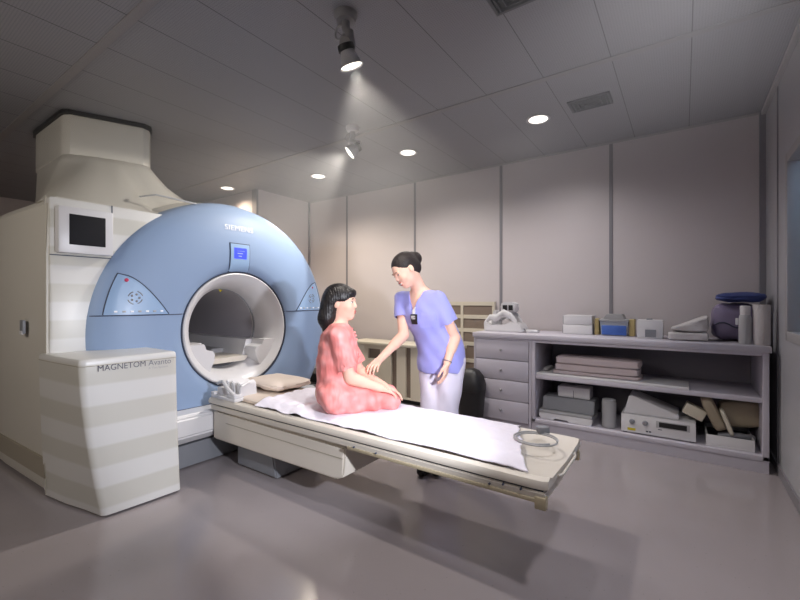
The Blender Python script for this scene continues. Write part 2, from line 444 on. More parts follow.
# ------------------------------------------------------------------ MRI scanner
AX, AY, AZ, RR = -3.08, 2.03, 0.975, 1.065         # face plane, axis Y, axis Z, ring radius
root = thing('mri_scanner', 'large MRI scanner with pale blue front ring, round bore and banded cream covers', 'mri scanner', (-4.0, AY, 0))
PROF = [(0.476, -3.10), (0.50, -3.072), (0.56, -3.055), (0.66, -3.05), (0.76, -3.06), (0.86, -3.075), (0.95, -3.10), (1.01, -3.135), (1.045, -3.17), (RR, -3.22)]
def surf(y, z):
    r = math.hypot(y - AY, z - AZ)
    if r <= PROF[0][0]: return PROF[0][1]
    for (a, xa), (b_, xb) in zip(PROF, PROF[1:]):
        if r <= b_: return xa + (xb - xa) * (r - a) / (b_ - a)
    return PROF[-1][1]
bm = lathe(NB(), PROF + [(RR, -3.34), (0.476, -3.34)], 128, (0, AY, AZ), 'X', closed=True)
g = bmesh.ops.bisect_plane(bm, geom=bm.verts[:] + bm.edges[:] + bm.faces[:], plane_co=(0, 0, 0.012), plane_no=(0, 0, -1), clear_outer=True)
bmesh.ops.holes_fill(bm, edges=bm.edges)
ring = mesh_obj('front_ring', bm, M['blue'], root); ring['label'] = 'pale blue domed ring'
# seams on the ring: horizontal joint above centre and low joint
def seam_line(pts, r=0.0035, m_=M['seam'], name='seam', parent=ring):
    b = NB(); tube(b, [(surf(y, z) + 0.0005, y, z) for y, z in pts], r, 6); return mesh_obj(name, b, m_, parent)
zs = 1.115
b = NB()
for y0, y1 in ((AY - 1.05, AY - 0.465), (AY + 0.465, AY + 1.05)):
    tube(b, [(surf(y0 + (y1 - y0) * i / 24, zs) + .0005, y0 + (y1 - y0) * i / 24, zs) for i in range(25)], 0.0035, 6)
zl = 0.40
y0, y1 = AY - 0.84, AY + 0.84
tube(b, [(surf(y0 + (y1 - y0) * i / 40, zl) + .0005, y0 + (y1 - y0) * i / 40, zl) for i in range(41)], 0.004, 6)
mesh_obj('seam', b, M['seam'], ring)
# bore flare, lining
FL = [(0.474, -3.098), (0.472, -3.085), (0.462, -3.08), (0.43, -3.10), (0.39, -3.16), (0.36, -3.24), (0.345, -3.34), (0.345, -3.40), (0.36, -3.40), (0.476, -3.33)]
mesh_obj('bore_flare', lathe(NB(), FL, 96, (0, AY, AZ), 'X', closed=True), M['plastic'], root)
mesh_obj('bore_edge', lathe(NB(), [(0.474, -3.10), (0.480, -3.078), (0.486, -3.078), (0.486, -3.10)], 96, (0, AY, AZ), 'X', closed=True), M['seam'], root)
mesh_obj('bore_lining', lathe(NB(), [(0.345, -3.40), (0.335, -3.42), (0.335, -5.0), (0.37, -5.0), (0.37, -3.40)], 96, (0, AY, AZ), 'X', closed=True), M['tube'], root)
mesh_obj('bore_groove', lathe(NB(), [(0.346, -3.36), (0.338, -3.365), (0.338, -3.375), (0.346, -3.38)], 96, (0, AY, AZ), 'X', closed=True), M['grey'], root)
# cheeks and table bridge inside the bore
bm = NB()
for s in (-1, 1):
    pts = []
    for q in range(9):
        a = math.radians(-90 + s * (28 + 42 * q / 8)) ; pts.append((AY + 0.337 * math.cos(a), AZ + 0.337 * math.sin(a)))
    pts.append((AY + s * 0.21, pts[-1][1])); pts.append((AY + s * 0.20, pts[-1][1] - 0.05))
    prism(bm, pts, -4.95, -3.30, 'YZ')
mesh_obj('bore_ledge', bm, M['plastic'], root)
bm = NB(); prism(bm, [(AY - .17, AZ - .30), (AY + .17, AZ - .30), (AY + .20, AZ - .27), (AY + .20, AZ - .255), (AY - .20, AZ - .255), (AY - .20, AZ - .27)], -4.95, -3.26, 'YZ')
mesh_obj('bore_bridge', bm, M['tan'], root)
b = NB(); prism(b, [(AY + .06, AZ - .255), (AY + .20, AZ - .255), (AY + .20, AZ - .215), (AY + .06, AZ - .215)], -3.95, -3.62, 'YZ', bev=0.008)
mesh_obj('tray_end', b, M['lgrey'], root)
b = NB(); prism(b, [(AY - .02, AZ + .338), (AY + .015, AZ + .335), (AY - .005, AZ + .315)], -3.365, -3.36, 'YZ')
mesh_obj('warning_sticker', b, M['yellow'], root)['label'] = 'small yellow warning triangle'
# lower white shoes of the flare (left and right flat steps)
for s in (-1, 1):
    pts = []
    for q in range(11):
        a = math.radians(-90 + s * (34 + 42 * q / 10)); pts.append((AY + 0.455 * math.cos(a), AZ + 0.455 * math.sin(a)))
    zt = pts[-1][1]
    pts += [(AY + s * 0.28, zt), (AY + s * 0.262, zt - 0.045), (AY + s * 0.205, zt - 0.062), (AY + s * 0.19, zt - 0.09), (AY + s * 0.195, zt - .14)]
    b = NB(); prism(b, pts, -3.36, -3.13, 'YZ')
    mesh_obj('flare_step', b, M['plastic'], root)
# display
def patch(poly_fn, ny, nz, off=0.002, thick=0.004, m_=None, name='panel', parent=ring):
    """thin shell laid on the ring; poly_fn(u, v)->(y, z)"""
    b = NB(); V0 = {}; V1 = {}
    for i in range(ny + 1):
        for j in range(nz + 1):
            y, z = poly_fn(i / ny, j / nz); x = surf(y, z)
            V1[i, j] = b.verts.new((x + off + thick, y, z)); V0[i, j] = b.verts.new((x - 0.004, y, z))
    for i in range(ny):
        for j in range(nz):
            b.faces.new((V1[i, j], V1[i + 1, j], V1[i + 1, j + 1], V1[i, j + 1]))
            b.faces.new((V0[i, j], V0[i, j + 1], V0[i + 1, j + 1], V0[i + 1, j]))
    for i in range(ny):
        b.faces.new((V0[i, 0], V0[i + 1, 0], V1[i + 1, 0], V1[i, 0])); b.faces.new((V0[i, nz], V1[i, nz], V1[i + 1, nz], V0[i + 1, nz]))
    for j in range(nz):
        b.faces.new((V0[0, j], V1[0, j], V1[0, j + 1], V0[0, j + 1])); b.faces.new((V0[ny, j], V0[ny, j + 1], V1[ny, j + 1], V1[ny, j]))
    bmesh.ops.remove_doubles(b, verts=b.verts, dist=1e-6)
    return mesh_obj(name, b, m_, parent)
DY = 2.015
patch(lambda u, v: (DY - .094 + .188 * u, 1.452 + .242 * v), 8, 8, 0.0, 0.004, M['seam'], 'display_surround')
dp = patch(lambda u, v: (DY - .087 + .174 * u, 1.456 + .231 * v), 8, 8, 0.003, 0.006, M['panelblue'], 'display_panel')
patch(lambda u, v: (DY - .058 + .116 * u, 1.565 + .09 * v), 6, 4, 0.009, 0.002, M['lcd'], 'screen', dp)['label'] = 'lit blue screen'
b = NB()
for k in range(3):
    yy = [-.045, -.03, -.02][k]; box(b, surf(DY, 1.6) + .0105, surf(DY, 1.6) + .0125, DY + yy, DY + [.04, .02, .01][k], 1.628 - k * .022, 1.633 - k * .022)
mesh_obj('screen_lines', b, M['lcdtext'], dp)
# SIEMENS lettering on the ring
tb, tw = text_bm('SIEMENS', 0.062, 0.0, 4, 1.02)
for v in tb.verts:
    y = 1.89 + v.co.x * 0.262 / tw; z = 1.80 + v.co.y; v.co = Vector((surf(y, z) + 0.0055, y, z))
mesh_obj('lettering', tb, M['letterw'], ring)
# triangular control panels left and right above the joint
def tri(side):
    def fn(u, v):           # v up; u across
        zb = zs + 0.006; z = zb + (1.40 - zb) * v
        lo = math.sqrt(max(0, 0.985 ** 2 - (z - AZ) ** 2))            # concentric with the rim
        hi = lo - 0.385 * (1 - v) ** 0.62
        d = lo + (hi - lo) * u
        return (AY + side * d, z)
    return fn
for side in (-1, 1):
    fn = tri(side)
    cp = patch(fn, 14, 14, 0.0, 0.004, M['panelblue'], 'control_panel')
    b = NB(); loop = [fn(0, v / 12) for v in range(13)] + [fn(1, 1 - v / 20) for v in range(21)]
    tube(b, [(surf(y, z) + .003, y, z) for y, z in loop], 0.004, 6); mesh_obj('panel_outline', b, M['seam'], cp)
    cy = AY + side * 0.80; X_ = lambda y, z: surf(y, z) + 0.0045
    b = NB()
    for q in range(4):      # printed patient-position dial
        a0 = q * PI / 2 + .3; r0 = 0.045 - 0.004 * (q % 2)
        tube(b, [(X_(cy + r0 * math.cos(a0 + w_ * .2), 1.235 + r0 * math.sin(a0 + w_ * .2)), cy + r0 * math.cos(a0 + w_ * .2), 1.235 + r0 * math.sin(a0 + w_ * .2)) for w_ in range(6)], 0.0035, 6)
    for q in range(5):
        a0 = q * 1.257; y_, z_ = cy + .024 * math.cos(a0), 1.235 + .024 * math.sin(a0)
        ell(b, (X_(y_, z_), y_, z_), (.003, .008, .008), n=10)
    mesh_obj('key_dial', b, M['grey'], cp)
    for q in range(7):
        y_ = cy + side * (.11 - q * .045); z_ = 1.142
        if abs(y_ - AY) < .52: continue
        b = NB(); box(b, X_(y_, z_) - .002, X_(y_, z_) + .003, y_ - .010, y_ + .010, z_ - .006, z_ + .006, bev=.002)
        mesh_obj('button', b, M['lgrey'] if q % 2 else M['letterw'], cp)
    if side == -1:
        b = NB(); ell(b, (X_(1.185, 1.355), 1.185, 1.355), (.006, .013, .013)); mesh_obj('stop_button', b, M['red'], cp)['label'] = 'small red stop button'
    else:
        b = NB(); ell(b, (X_(2.855, 1.345), 2.855, 1.345), (.005, .010, .010)); mesh_obj('stop_button', b, M['red'], cp)
# body: arch behind the ring
mesh_obj('magnet_shell', (lambda b: (bmesh.ops.bisect_plane(b, geom=b.verts[:] + b.edges[:] + b.faces[:], plane_co=(0, 0, 0.02), plane_no=(0, 0, -1), clear_outer=True), b)[1])(
    lathe(NB(), [(0.372, -3.345), (1.05, -3.345), (1.085, -3.38), (1.10, -3.45), (1.10, -5.0), (1.02, -5.08), (0.372, -5.08)], 96, (0, AY, AZ), 'X', closed=True)), M['coverplain'], root)
# near side cover (slightly bowed), front cover with the small monitor
def yside(x): return 0.79 - 0.045 * max(0, min(1, (-3.2 - x) / 0.9)) + 0.0
bm = NB(); nx = 14; rings = []
for (z, inset) in ((0.02, .03), (0.14, .012), (0.8, 0.0), (1.5, 0.0), (1.82, .01), (1.865, .045)):
    r_ = []
    for i in range(nx + 1):
        x = -3.2 - 1.75 * i / nx; r_.append((x, yside(x) + inset, z))
    r_.append((-4.95, 1.3, z)); r_.append((-3.2, 1.3, z)); rings.append(r_)
loft(bm, rings)
side = mesh_obj('side_cover', bm, M['coverplain'], root)
b = NB(); tube(b, [(-3.206, yside(-3.2) - .001, z) for z in (0.03, .5, 1.2, 1.86)], 0.002, 6); mesh_obj('seam', b, M['coverband'], side)
b = NB(); loft(b, [[(x, yside(x) - .003, z) for x in np.linspace(-3.22, -4.9, 8)] + [(-4.9, yside(-4.9) + .05, z), (-3.22, yside(-3.22) + .05, z)] for z in (0.12, 0.24)])
mesh_obj('lower_band', b, M['coverband'], side)
hx_, ht = XY(23, 0.752)
b = Bx(hx_ - .035, hx_ + .035, 0.742, 0.76, 1.0, 1.09, bev=.006); mesh_obj('grip_recess', b, M['grey'], side)
b = Bx(hx_ - .03, hx_ + .03, 0.739, 0.75, 0.995, 1.02, bev=.004); mesh_obj('grip_lip', b, M['plastic'], side)
fc = mesh_obj('front_cover', Bx(-3.3, -3.18, 0.80, 1.53, 0.02, 1.86, bev=0.015), M['cover'], root)
b = NB()
box(b, -3.181, -3.177, 1.128, 1.134, 1.50, 1.86); box(b, -3.181, -3.177, 0.80, 1.5, 1.497, 1.503)
mesh_obj('seam', b, M['seam'], fc)
mon = mesh_obj('monitor', Bx(-3.18, -3.11, 0.825, 1.115, 1.512, 1.80, bev=0.008), M['plastic'], root)
mesh_obj('screen', Bx(-3.113, -3.107, 0.878, 1.07, 1.565, 1.755, bev=0.002), M['screen'], mon)['label'] = 'dark blank screen'
# upper neck and turret
import itertools
def ring_poly(poly, c, n=48):
    out = []
    for k in range(n):
        a = 2 * PI * k / n; d = (math.cos(a), math.sin(a)); best = 0
        for (p, q) in zip(poly, poly[1:] + poly[:1]):
            ex, ey = q[0] - p[0], q[1] - p[1]; den = d[0] * ey - d[1] * ex
            if abs(den) < 1e-9: continue
            t = ((p[0] - c[0]) * ey - (p[1] - c[1]) * ex) / den; u = ((p[0] - c[0]) * d[1] - (p[1] - c[1]) * d[0]) / den
            if t > 0 and -1e-6 <= u <= 1 + 1e-6: best = max(best, t)
        out.append((c[0] + d[0] * best, c[1] + d[1] * best))
    return out
cc = (-4.35, 1.5)
TP = ring_poly([(-4.15, 1.13), (-4.10, 1.15), (-3.90, 1.62), (-3.93, 1.70), (-4.5, 1.84), (-4.9, 1.84), (-4.95, 1.13)], cc)
BP = ring_poly([(-3.19, .81), (-3.19, 1.9), (-3.3, 2.6), (-4.9, 2.6), (-4.95, 1.13), (-3.52, .80)], cc)
rings = []
for s in np.linspace(0, 1, 9):
    z = 1.855 + (2.42 - 1.855) * s; rr_ = []
    for (bx, by), (tx, ty) in zip(BP, TP):
        k = s if by < 1.5 else s ** 0.55
        rr_.append((bx + (tx - bx) * k, by + (ty - by) * k, z))
    rings.append(rr_)
mesh_obj('upper_cover', loft(NB(), rings), M['coverplain'], root, angle=70)
tp2 = [(x, y) for x, y in TP]
mesh_obj('turret', loft(NB(), [[(cc[0] + (x - cc[0]) * k, cc[1] + (y - cc[1]) * k, z) for x, y in tp2] for z, k in ((2.40, 1.0), (2.41, 1.02), (2.725, 1.02), (2.735, 1.0))]), M['coverplain'], root, angle=30)
mesh_obj('ceiling_collar', loft(NB(), [[(cc[0] + (x - cc[0]) * 1.06, cc[1] + (y - cc[1]) * 1.06, z) for x, y in tp2] for z in (2.735, 2.766)]), M['black'], root, angle=30)
# small clip on the rim
b = NB(); tube(b, [(-3.3, 1.35, 1.985), (-3.2, 1.42, 2.0), (-3.16, 1.6, 1.985), (-3.2, 1.72, 1.99)], 0.006, 8); mesh_obj('rim_clip', b, M['lgrey'], root)
# pedestal with the model lettering
def ped_ring(z):
    s = max(0, min(1, z / 0.88)); k = (1 - s) ** 1.6
    xf0, yf0 = -2.675 + .035 * k, 0.80 + .095 * k; xf1, yf1 = -2.655 + .035 * k, 1.305 + .01 * k
    yb0 = 0.765 + .03 * k
    pts = []
    R_ = 0.035
    # from back-near to front-near (rounded) to front-far to back-far
    pts.append((-3.24, yb0)); pts.append((-3.0, yb0 + (yf0 - yb0) * .35)); pts.append((-2.82, yb0 + (yf0 - yb0) * .75))
    for q in range(7):
        a = -PI / 2 + (PI / 2) * q / 6; pts.append((xf0 - R_ + R_ * math.cos(a), yf0 + R_ + R_ * math.sin(a)))
    for q in range(1, 4): pts.append((xf0 + (xf1 - xf0) * q / 4 + .004 * math.sin(PI * q / 4), yf0 + R_ + (yf1 - yf0 - R_) * q / 4))
    for q in range(5):
        a = (PI / 2) * q / 4; pts.append((xf1 - .02 + .02 * math.cos(a), yf1 - .02 + .02 * math.sin(a)))
    pts.append((-3.24, yf1))
    return pts
rings = []
for z in (0.015, .03, .15, .3, .45, .6, .72, .8, .86):
    rings.append([(x, y, z) for x, y in ped_ring(z)])
top = ped_ring(.88); cx_, cy_ = -2.95, 1.04
for z, k in ((.878, .996), (.888, .985), (.892, .96)):
    rings.append([(cx_ + (x - cx_) * k, cy_ + (y - cy_) * k, z) for x, y in top])
ped = mesh_obj('pedestal', loft(NB(), rings), M['cover'], root, angle=50)
b = NB(); rg = [(cx_ + (x - cx_) * 1.003, cy_ + (y - cy_) * 1.003, .855) for x, y in ped_ring(.855)]; tube(b, rg[:-1], 0.002, 5); mesh_obj('seam', b, M['coverband'], ped)
def pedx(y, z):
    fp = sorted([(q[1], q[0]) for q in ped_ring(z) if q[0] > -2.70 and q[1] > .84])
    return float(np.interp(y, [q[0] for q in fp], [q[1] for q in fp])) + .0025
tb, tw = text_bm('MAGNETOM', 0.05, 0.0, 3)
for v in tb.verts: v.co = Vector((pedx(.88 + v.co.x * .24 / tw, .84), 0.88 + v.co.x * 0.24 / tw, 0.822 + v.co.y * .96))
mesh_obj('lettering', tb, M['letters'], ped, smooth=False)
tb, tw = text_bm('Avanto', 0.05, 0.0, 3)
for v in tb.verts: v.co = Vector((pedx(1.136 + v.co.x * .13 / tw, .84), 1.136 + v.co.x * 0.13 / tw, 0.822 + v.co.y * .96))
mesh_obj('lettering', tb, M['grey'], ped, smooth=False)
tb, tw = text_bm('A Tim System', 0.022, 0.0, 2)
for v in tb.verts: v.co = Vector((pedx(1.136 + v.co.x * .11 / tw, .81), 1.136 + v.co.x * 0.11 / tw, 0.800 + v.co.y * .8))
mesh_obj('lettering', tb, M['lgrey'], ped, smooth=False)
# base shroud between pedestal and table
b = NB(); prism(b, [(-3.2, .17), (-2.93, .19), (-2.87, .25), (-2.875, .38), (-2.90, .40), (-3.2, .40)], 1.30, 2.72, 'XZ', bev=0.012)
mesh_obj('base_shroud', b, M['plastic'], root)
b = NB(); box(b, -3.2, -2.95, 1.32, 2.70, 0.012, 0.17); mesh_obj('foot', b, M['grey'], root)

# ------------------------------------------------------------------ patient table (lowered, run out of the bore)
TY0, TY1, TX0, TX1, TZ = 1.64, 2.28, -2.90, -0.44, 0.50
tb_ = thing('patient_table', 'long narrow MRI patient table run out of the bore, beige top with metal side rail', 'patient table', (-1.6, 1.96, 0))
bm = NB()
def tabsec(x, z, w0=0, w1=0, drop=0):
    pass
sec = [(TY0, .462), (TY0 - .004, .478), (TY0 + .004, .496), (TY0 + .03, .505), (TY0 + .06, .492), (1.96, .482), (TY1 - .06, .492), (TY1 - .03, .505), (TY1 - .004, .496), (TY1 + .004, .478), (TY1, .462)]
rg = []
for x, s in ((TX0, .9), (TX0 + .03, 1), (-1.8, 1), (-1.0, 1), (TX1 - .07, 1), (TX1 - .02, .985), (TX1, .95)):
    rg.append([(x + (0 if s == 1 else 0), 1.96 + (y - 1.96) * s, z) for y, z in sec])
top_ = mesh_obj('tabletop', loft(bm, rg), M['tan'], tb_, angle=40)
mesh_obj('groove', Bx(TX0 + .02, TX1 - .02, TY0 + .012, TY1 - .012, .452, .463), M['seam'], tb_)
b = NB(); prism(b, [(TY0, .452), (TY1, .452), (TY1 - .005, .418), (TY1 - .06, .405), (TY0 + .06, .405), (TY0 + .005, .418)], TX0 + .05, TX1 - .012, 'YZ', bev=.004)
mesh_obj('carriage', b, M['tan'], tb_)
b = NB(); box(b, -1.50, TX1 - .03, TY0 - .003, TY0 + .02, .408, .424, bev=.003)
mesh_obj('side_rail', b, M['rail'], tb_)
mesh_obj('side_rail', Bx(-1.50, TX1 - .03, TY1 - .02, TY1 + .003, .408, .424, bev=.003), M['rail'], tb_)
b = NB(); box(b, TX1 - .05, TX1 - .004, TY0 - .006, TY0 + .03, .385, .435, bev=.005); mesh_obj('end_bracket', b, M['rail'], tb_)
b = NB(); box(b, TX1 - .05, TX1 - .004, TY1 - .03, TY1 + .006, .385, .435, bev=.005); mesh_obj('end_bracket', b, M['rail'], tb_)
for q, (sx, sz) in enumerate(((-.62, .448), (-.545, .448), (-.68, .435), (-1.45, .43), (-1.3, .43))):
    b = NB(); tube(b, [(sx, TY0 - .006, sz), (sx, TY0 + .02, sz)], .0045, 10); mesh_obj('screw', b, M['seam'], tb_)
# handle recess on the end
b = NB(); tube(b, [(TX1 + .002, 1.80, .47), (TX1 + .012, 1.84, .466), (TX1 + .012, 2.08, .466), (TX1 + .002, 2.12, .47)], .006, 8); mesh_obj('end_handle', b, M['tan'], tb_)
# under-body (lifting unit)
b = NB(); prism(b, [(-2.865, .19), (-1.62, .20), (-1.56, .225), (-1.545, .40), (-2.865, .41)], TY0 + .03, TY1 - .03, 'XZ', bev=.012)
ub = mesh_obj('lift_housing', b, M['tan'], tb_)
b = NB(); box(b, -2.7, -1.56, TY0 + .0275, TY0 + .032, .33, .333); mesh_obj('seam', b, M['coverband'], ub)
b = NB(); prism(b, [(-2.7, .01), (-2.25, .01), (-2.3, .19), (-2.7, .19)], TY0 + .12, TY1 - .12, 'XZ', bev=.01); mesh_obj('column', b, M['grey'], tb_)

# beige mattress with raised head cushion
b = NB(); pillow_box(b, -2.87, -0.74, TY0 + .075, TY1 - .065, .486, .530, amp=.003, puff=.25)
solo('table_mattress', b, M['mattress'], 'thin beige vinyl mattress lying on the patient table', 'mattress')
b = NB(); pillow_box(b, -2.89, -2.42, 1.90, 2.26, .530, .610, puff=.55, amp=.012, seed=4)
solo('head_cushion', b, M['mattress'], 'beige head cushion at the bore end of the patient table', 'cushion')
# crumpled sheet
bm = NB(); NX, NY = 170, 56; grid = {}
for i in range(NX + 1):
    for j in range(NY + 1):
        u, v = i / NX, j / NY
        x = -2.36 + (2.36 - 0.53 - .22 * v) * u
        edge = .03 * noise.noise(Vector((u * 9, 3.3, 0)))
        y = (TY0 + .03 + edge) + (TY1 - .075 - TY0 + .02) * v
        x += .05 * noise.noise(Vector((v * 3, u * 5, 7.7))) * .5
        if u > .97: x -= .02 * abs(noise.noise(Vector((v * 8, 1, 2))))
        p = Vector((x * 4.2, y * 5, 0)); w_ = noise.noise(p) * .6 + abs(noise.noise(p * 2.3)) * .5 + noise.noise(p * 5) * .2
        crumple = .014 if x > -1.9 else .030
        z = .5335 + crumple * max(0, w_ + .25)
        dy = min(y - (TY0 + .05), (TY1 - .06) - y)
        if dy < .05: z -= (.05 - max(dy, -.02)) * .42
        z = max(z, .509)
        if -2.0 < x < -1.42 and y > 1.72: z = min(z, .536)
        grid[i, j] = bm.verts.new((x, y, z))
for i in range(NX):
    for j in range(NY): bm.faces.new((grid[i, j], grid[i + 1, j], grid[i + 1, j + 1], grid[i, j + 1]))
sh = solo('bed_sheet', bm, M['linen'], 'crumpled white sheet spread over the patient table', 'sheet')
md = sh.modifiers.new('thick', 'SOLIDIFY'); md.thickness = .003; md.offset = 1
# white coil holder at the bore end
ch = thing('coil_holder', 'white jointed plastic coil holder on the bore end of the table', 'coil holder', (-2.58, 1.73, .505))
mesh_obj('base_plate', Bx(-2.70, -2.40, 1.655, 1.80, .500, .522, bev=.006), M['plastic'], ch)
mesh_obj('side_block', Bx(-2.66, -2.58, 1.68, 1.80, .52, .58, bev=.01), M['plastic'], ch)
for xx in (-2.60, -2.53, -2.46):
    b = NB(); prism(b, [(xx, .52), (xx + .03, .52), (xx + .02, .61), (xx - .01, .63), (xx - .02, .61)], 1.72, 1.86, 'XZ', bev=.005); mesh_obj('fin', b, M['plastic'], ch)
b = NB(); tube(b, [(-2.68, 1.70, .60), (-2.60, 1.69, .625), (-2.50, 1.67, .58), (-2.42, 1.67, .545)], .013, 10); mesh_obj('lever', b, M['plastic'], ch)
b = NB(); tube(b, [(-2.44, 1.72, .52), (-2.43, 1.73, .60), (-2.45, 1.80, .615), (-2.47, 1.84, .56)], .012, 10); mesh_obj('hoop', b, M['plastic'], ch)
mesh_obj('clip', Bx(-2.71, -2.67, 1.66, 1.70, .515, .54, bev=.004), M['plastic'], ch)
mesh_obj('clip', Bx(-2.50, -2.41, 1.66, 1.72, .522, .55, bev=.006), M['plastic'], ch)
ch.location.x -= .17
# coiled cable loop with its plug on the foot end
lc = AT(536, 443, .54); cl = thing('coil_cable', 'grey cable loop with blue-grey plug on the foot end of the table', 'cable', (lc.x, lc.y, .508))
b = NB(); pts = []
for q in range(80):
    a = 2 * PI * 1.9 * q / 79; r_ = .098 + .006 * math.sin(a * .5)
    pts.append((lc.x + r_ * math.cos(a) * 1.0, lc.y + r_ * math.sin(a) * .95, .545 + .004 * math.sin(a * .5 + 1) + .004 * q / 79))
tube(b, pts, .0042, 8); mesh_obj('cable_loop', b, M['lgrey'], cl)
pc = AT(543, 434, .555)
b = NB(); box(b, -.03, .03, -.02, .02, -.018, .02, bev=.008, mtx=Matrix.Translation((pc.x, pc.y, .56)) @ Matrix.Rotation(.6, 4, 'Z')); mesh_obj('plug', b, M['grey'], cl)
# ------------------------------------------------------------------ storage cabinets along the back wall
CY, CX0, CX1, CT = 3.79, -1.74, 0.49, 0.895
CYB = 4.40
# worktop
solo('worktop', Bx(CX0 - .01, CX1 + .012, CY - .012, CYB, CT - .045, CT, bev=.003), M['lam'], 'long grey laminate worktop running over the drawers and open shelves', 'worktop')
# drawer unit
xd = XY(531, CY)[0]
t = thing('drawer_cabinet', 'grey four-drawer cabinet under the left end of the worktop', 'cabinet', ((CX0 + xd) / 2, 4.1, 0))
b = NB(); box(b, CX0, CX0 + .02, CY, CYB, 0, CT - .046); box(b, xd - .02, xd, CY, CYB, 0, CT - .046); box(b, CX0 + .02, xd - .02, CY + .02, CYB, 0.05, .07); box(b, CX0 + .02, xd - .02, CYB - .015, CYB, .07, CT - .046)
box(b, CX0 + .02, xd - .02, CY + .03, CY + .045, 0, .05); box(b, CX0 + .02, xd - .02, CY, CYB - .016, CT - .062, CT - .046)
mesh_obj('body', b, M['lam'], t)
dh = (CT - .062 - .058) / 4
for k in range(4):
    z0 = .058 + k * dh
    d_ = mesh_obj('drawer', Bx(CX0 + .024, xd - .024, CY - .002, CY + .016, z0 + .003, z0 + dh - .003, bev=.002), M['lam'], t)
    b = NB(); cxk = (CX0 + xd) / 2
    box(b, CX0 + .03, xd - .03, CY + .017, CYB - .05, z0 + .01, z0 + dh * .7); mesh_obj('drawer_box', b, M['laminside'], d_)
    b = NB(); lathe(b, [(.0, 0), (.006, 0), (.006, -.012), (.012, -.016), (.012, -.022), (.008, -.026), (0, -.027)], 20, (cxk, CY - .002, z0 + dh * .5), 'Y')
    mesh_obj('knob', b, M['steel'], d_)
# open shelf unit
t = thing('open_shelf_unit', 'wide grey open shelf unit with one middle shelf right of the drawers', 'shelf unit', ((xd + CX1) / 2, 4.1, 0))
x0, x1 = xd + .003, CX1
mesh_obj('side_panel', Bx(x0, x0 + .035, CY, CYB, 0.09, CT - .046, bev=.002), M['lam'], t)
mesh_obj('side_panel', Bx(x1 - .035, x1, CY, CYB, 0.09, CT - .046, bev=.002), M['lam'], t)
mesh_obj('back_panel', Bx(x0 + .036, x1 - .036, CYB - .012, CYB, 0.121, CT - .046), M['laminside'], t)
mesh_obj('base_shelf', Bx(x0, x1, CY + .0, CYB, 0.085, 0.12, bev=.002), M['lam'], t)
mesh_obj('plinth', Bx(x0, x1, CY + .012, CY + .03, 0.0, 0.084), M['lam'], t)
mesh_obj('middle_shelf', Bx(x0 + .036, x1 - .036, CY + .01, CYB - .013, .492, .528, bev=.002), M['lam'], t)
mesh_obj('top_rail', Bx(x0 + .036, x1 - .036, CY, CYB - .013, CT - .07, CT - .0465), M['lam'], t)

def X_(px, Y): return XY(px, Y)[0]
def bxp(px0, px1, Y, depth, z0, h, bev=.004):
    """box whose front face at depth Y spans the given columns"""
    return Bx(X_(px0, Y), X_(px1, Y), Y, Y + depth, z0, z0 + h, bev=bev)
E = .0015
# on the worktop ------------------------------------------------
Y = 3.98
xa, xb = X_(484, Y), X_(523, Y)
t = thing('head_coil', 'white curved scanner head coil with a small black-grilled box on top, on the worktop', 'scanner coil', ((xa + xb) / 2, Y + .1, CT + E))
W = xb - xa
b = NB(); prism(b, [(xa, CT + E), (xb, CT + E), (xb - .02, CT + .03), (xa + W * .9, CT + .05), (xa + W * .65, CT + .055), (xa + W * .5, CT + .035), (xa + W * .2, CT + .03), (xa + .01, CT + .06), (xa - .005, CT + .055)], Y, Y + .2, 'XZ', bev=.006)
mesh_obj('cradle', b, M['plastic'], t)
b = NB()
for yy in (Y + .02, Y + .18):
    tube(b, [(xa + .01, yy, CT + .05), (xa + W * .14, yy, CT + .08), (xa + W * .30, yy, CT + .075), (xa + W * .5, yy, CT + .105), (xa + W * .7, yy, CT + .085), (xa + W * .82, yy, CT + .05)], [.012, .016, .02, .022, .02, .016], 12)
mesh_obj('side_frame', b, M['plastic'], t)
b = NB(); prism(b, [(xa + W * .12, CT + .03), (xa + W * .2, CT + .12), (xa + W * .26, CT + .12), (xa + W * .36, CT + .03)], Y + .05, Y + .16, 'XZ', bev=.006); mesh_obj('head_rest', b, M['plastic'], t)
b = NB(); tube(b, [(xa + W * .58, Y + .1, CT + .06), (xa + W * .60, Y + .1, CT + .13)], .022, 12); mesh_obj('neck', b, M['plastic'], t)
b = NB(); prism(b, [(xa + W * .42, CT + .11), (xa + W * .78, CT + .11), (xa + W * .80, CT + .15), (xa + W * .72, CT + .165), (xa + W * .46, CT + .165), (xa + W * .4, CT + .15)], Y + .03, Y + .15, 'XZ', bev=.008); bx_ = mesh_obj('coil_box', b, M['plastic'], t)
b = NB(); box(b, xa + W * .47, xa + W * .58, Y + .024, Y + .032, CT + .12, CT + .148); box(b, xa + W * .62, xa + W * .72, Y + .024, Y + .032, CT + .12, CT + .148); mesh_obj('grille', b, M['black'], bx_)
b = NB(); box(b, X_(526, 4.02), X_(538, 4.02), 4.02, 4.07, CT + E, CT + .03, bev=.006); t2 = thing('coil_plug', 'small white plug on a lead beside the head coil on the worktop', 'plug', (X_(532, 4.02), 4.04, CT + E))
mesh_obj('housing', b, M['plastic'], t2)
b = NB(); tube(b, [(X_(526, 4.02), 4.045, CT + .016), (X_(524, 4.02), 4.045, CT + .025), (X_(523, 4.02), 4.045, CT + .04)], .005, 8); mesh_obj('lead', b, M['grey'], t2)
t.scale = (1, 1, 1.85)
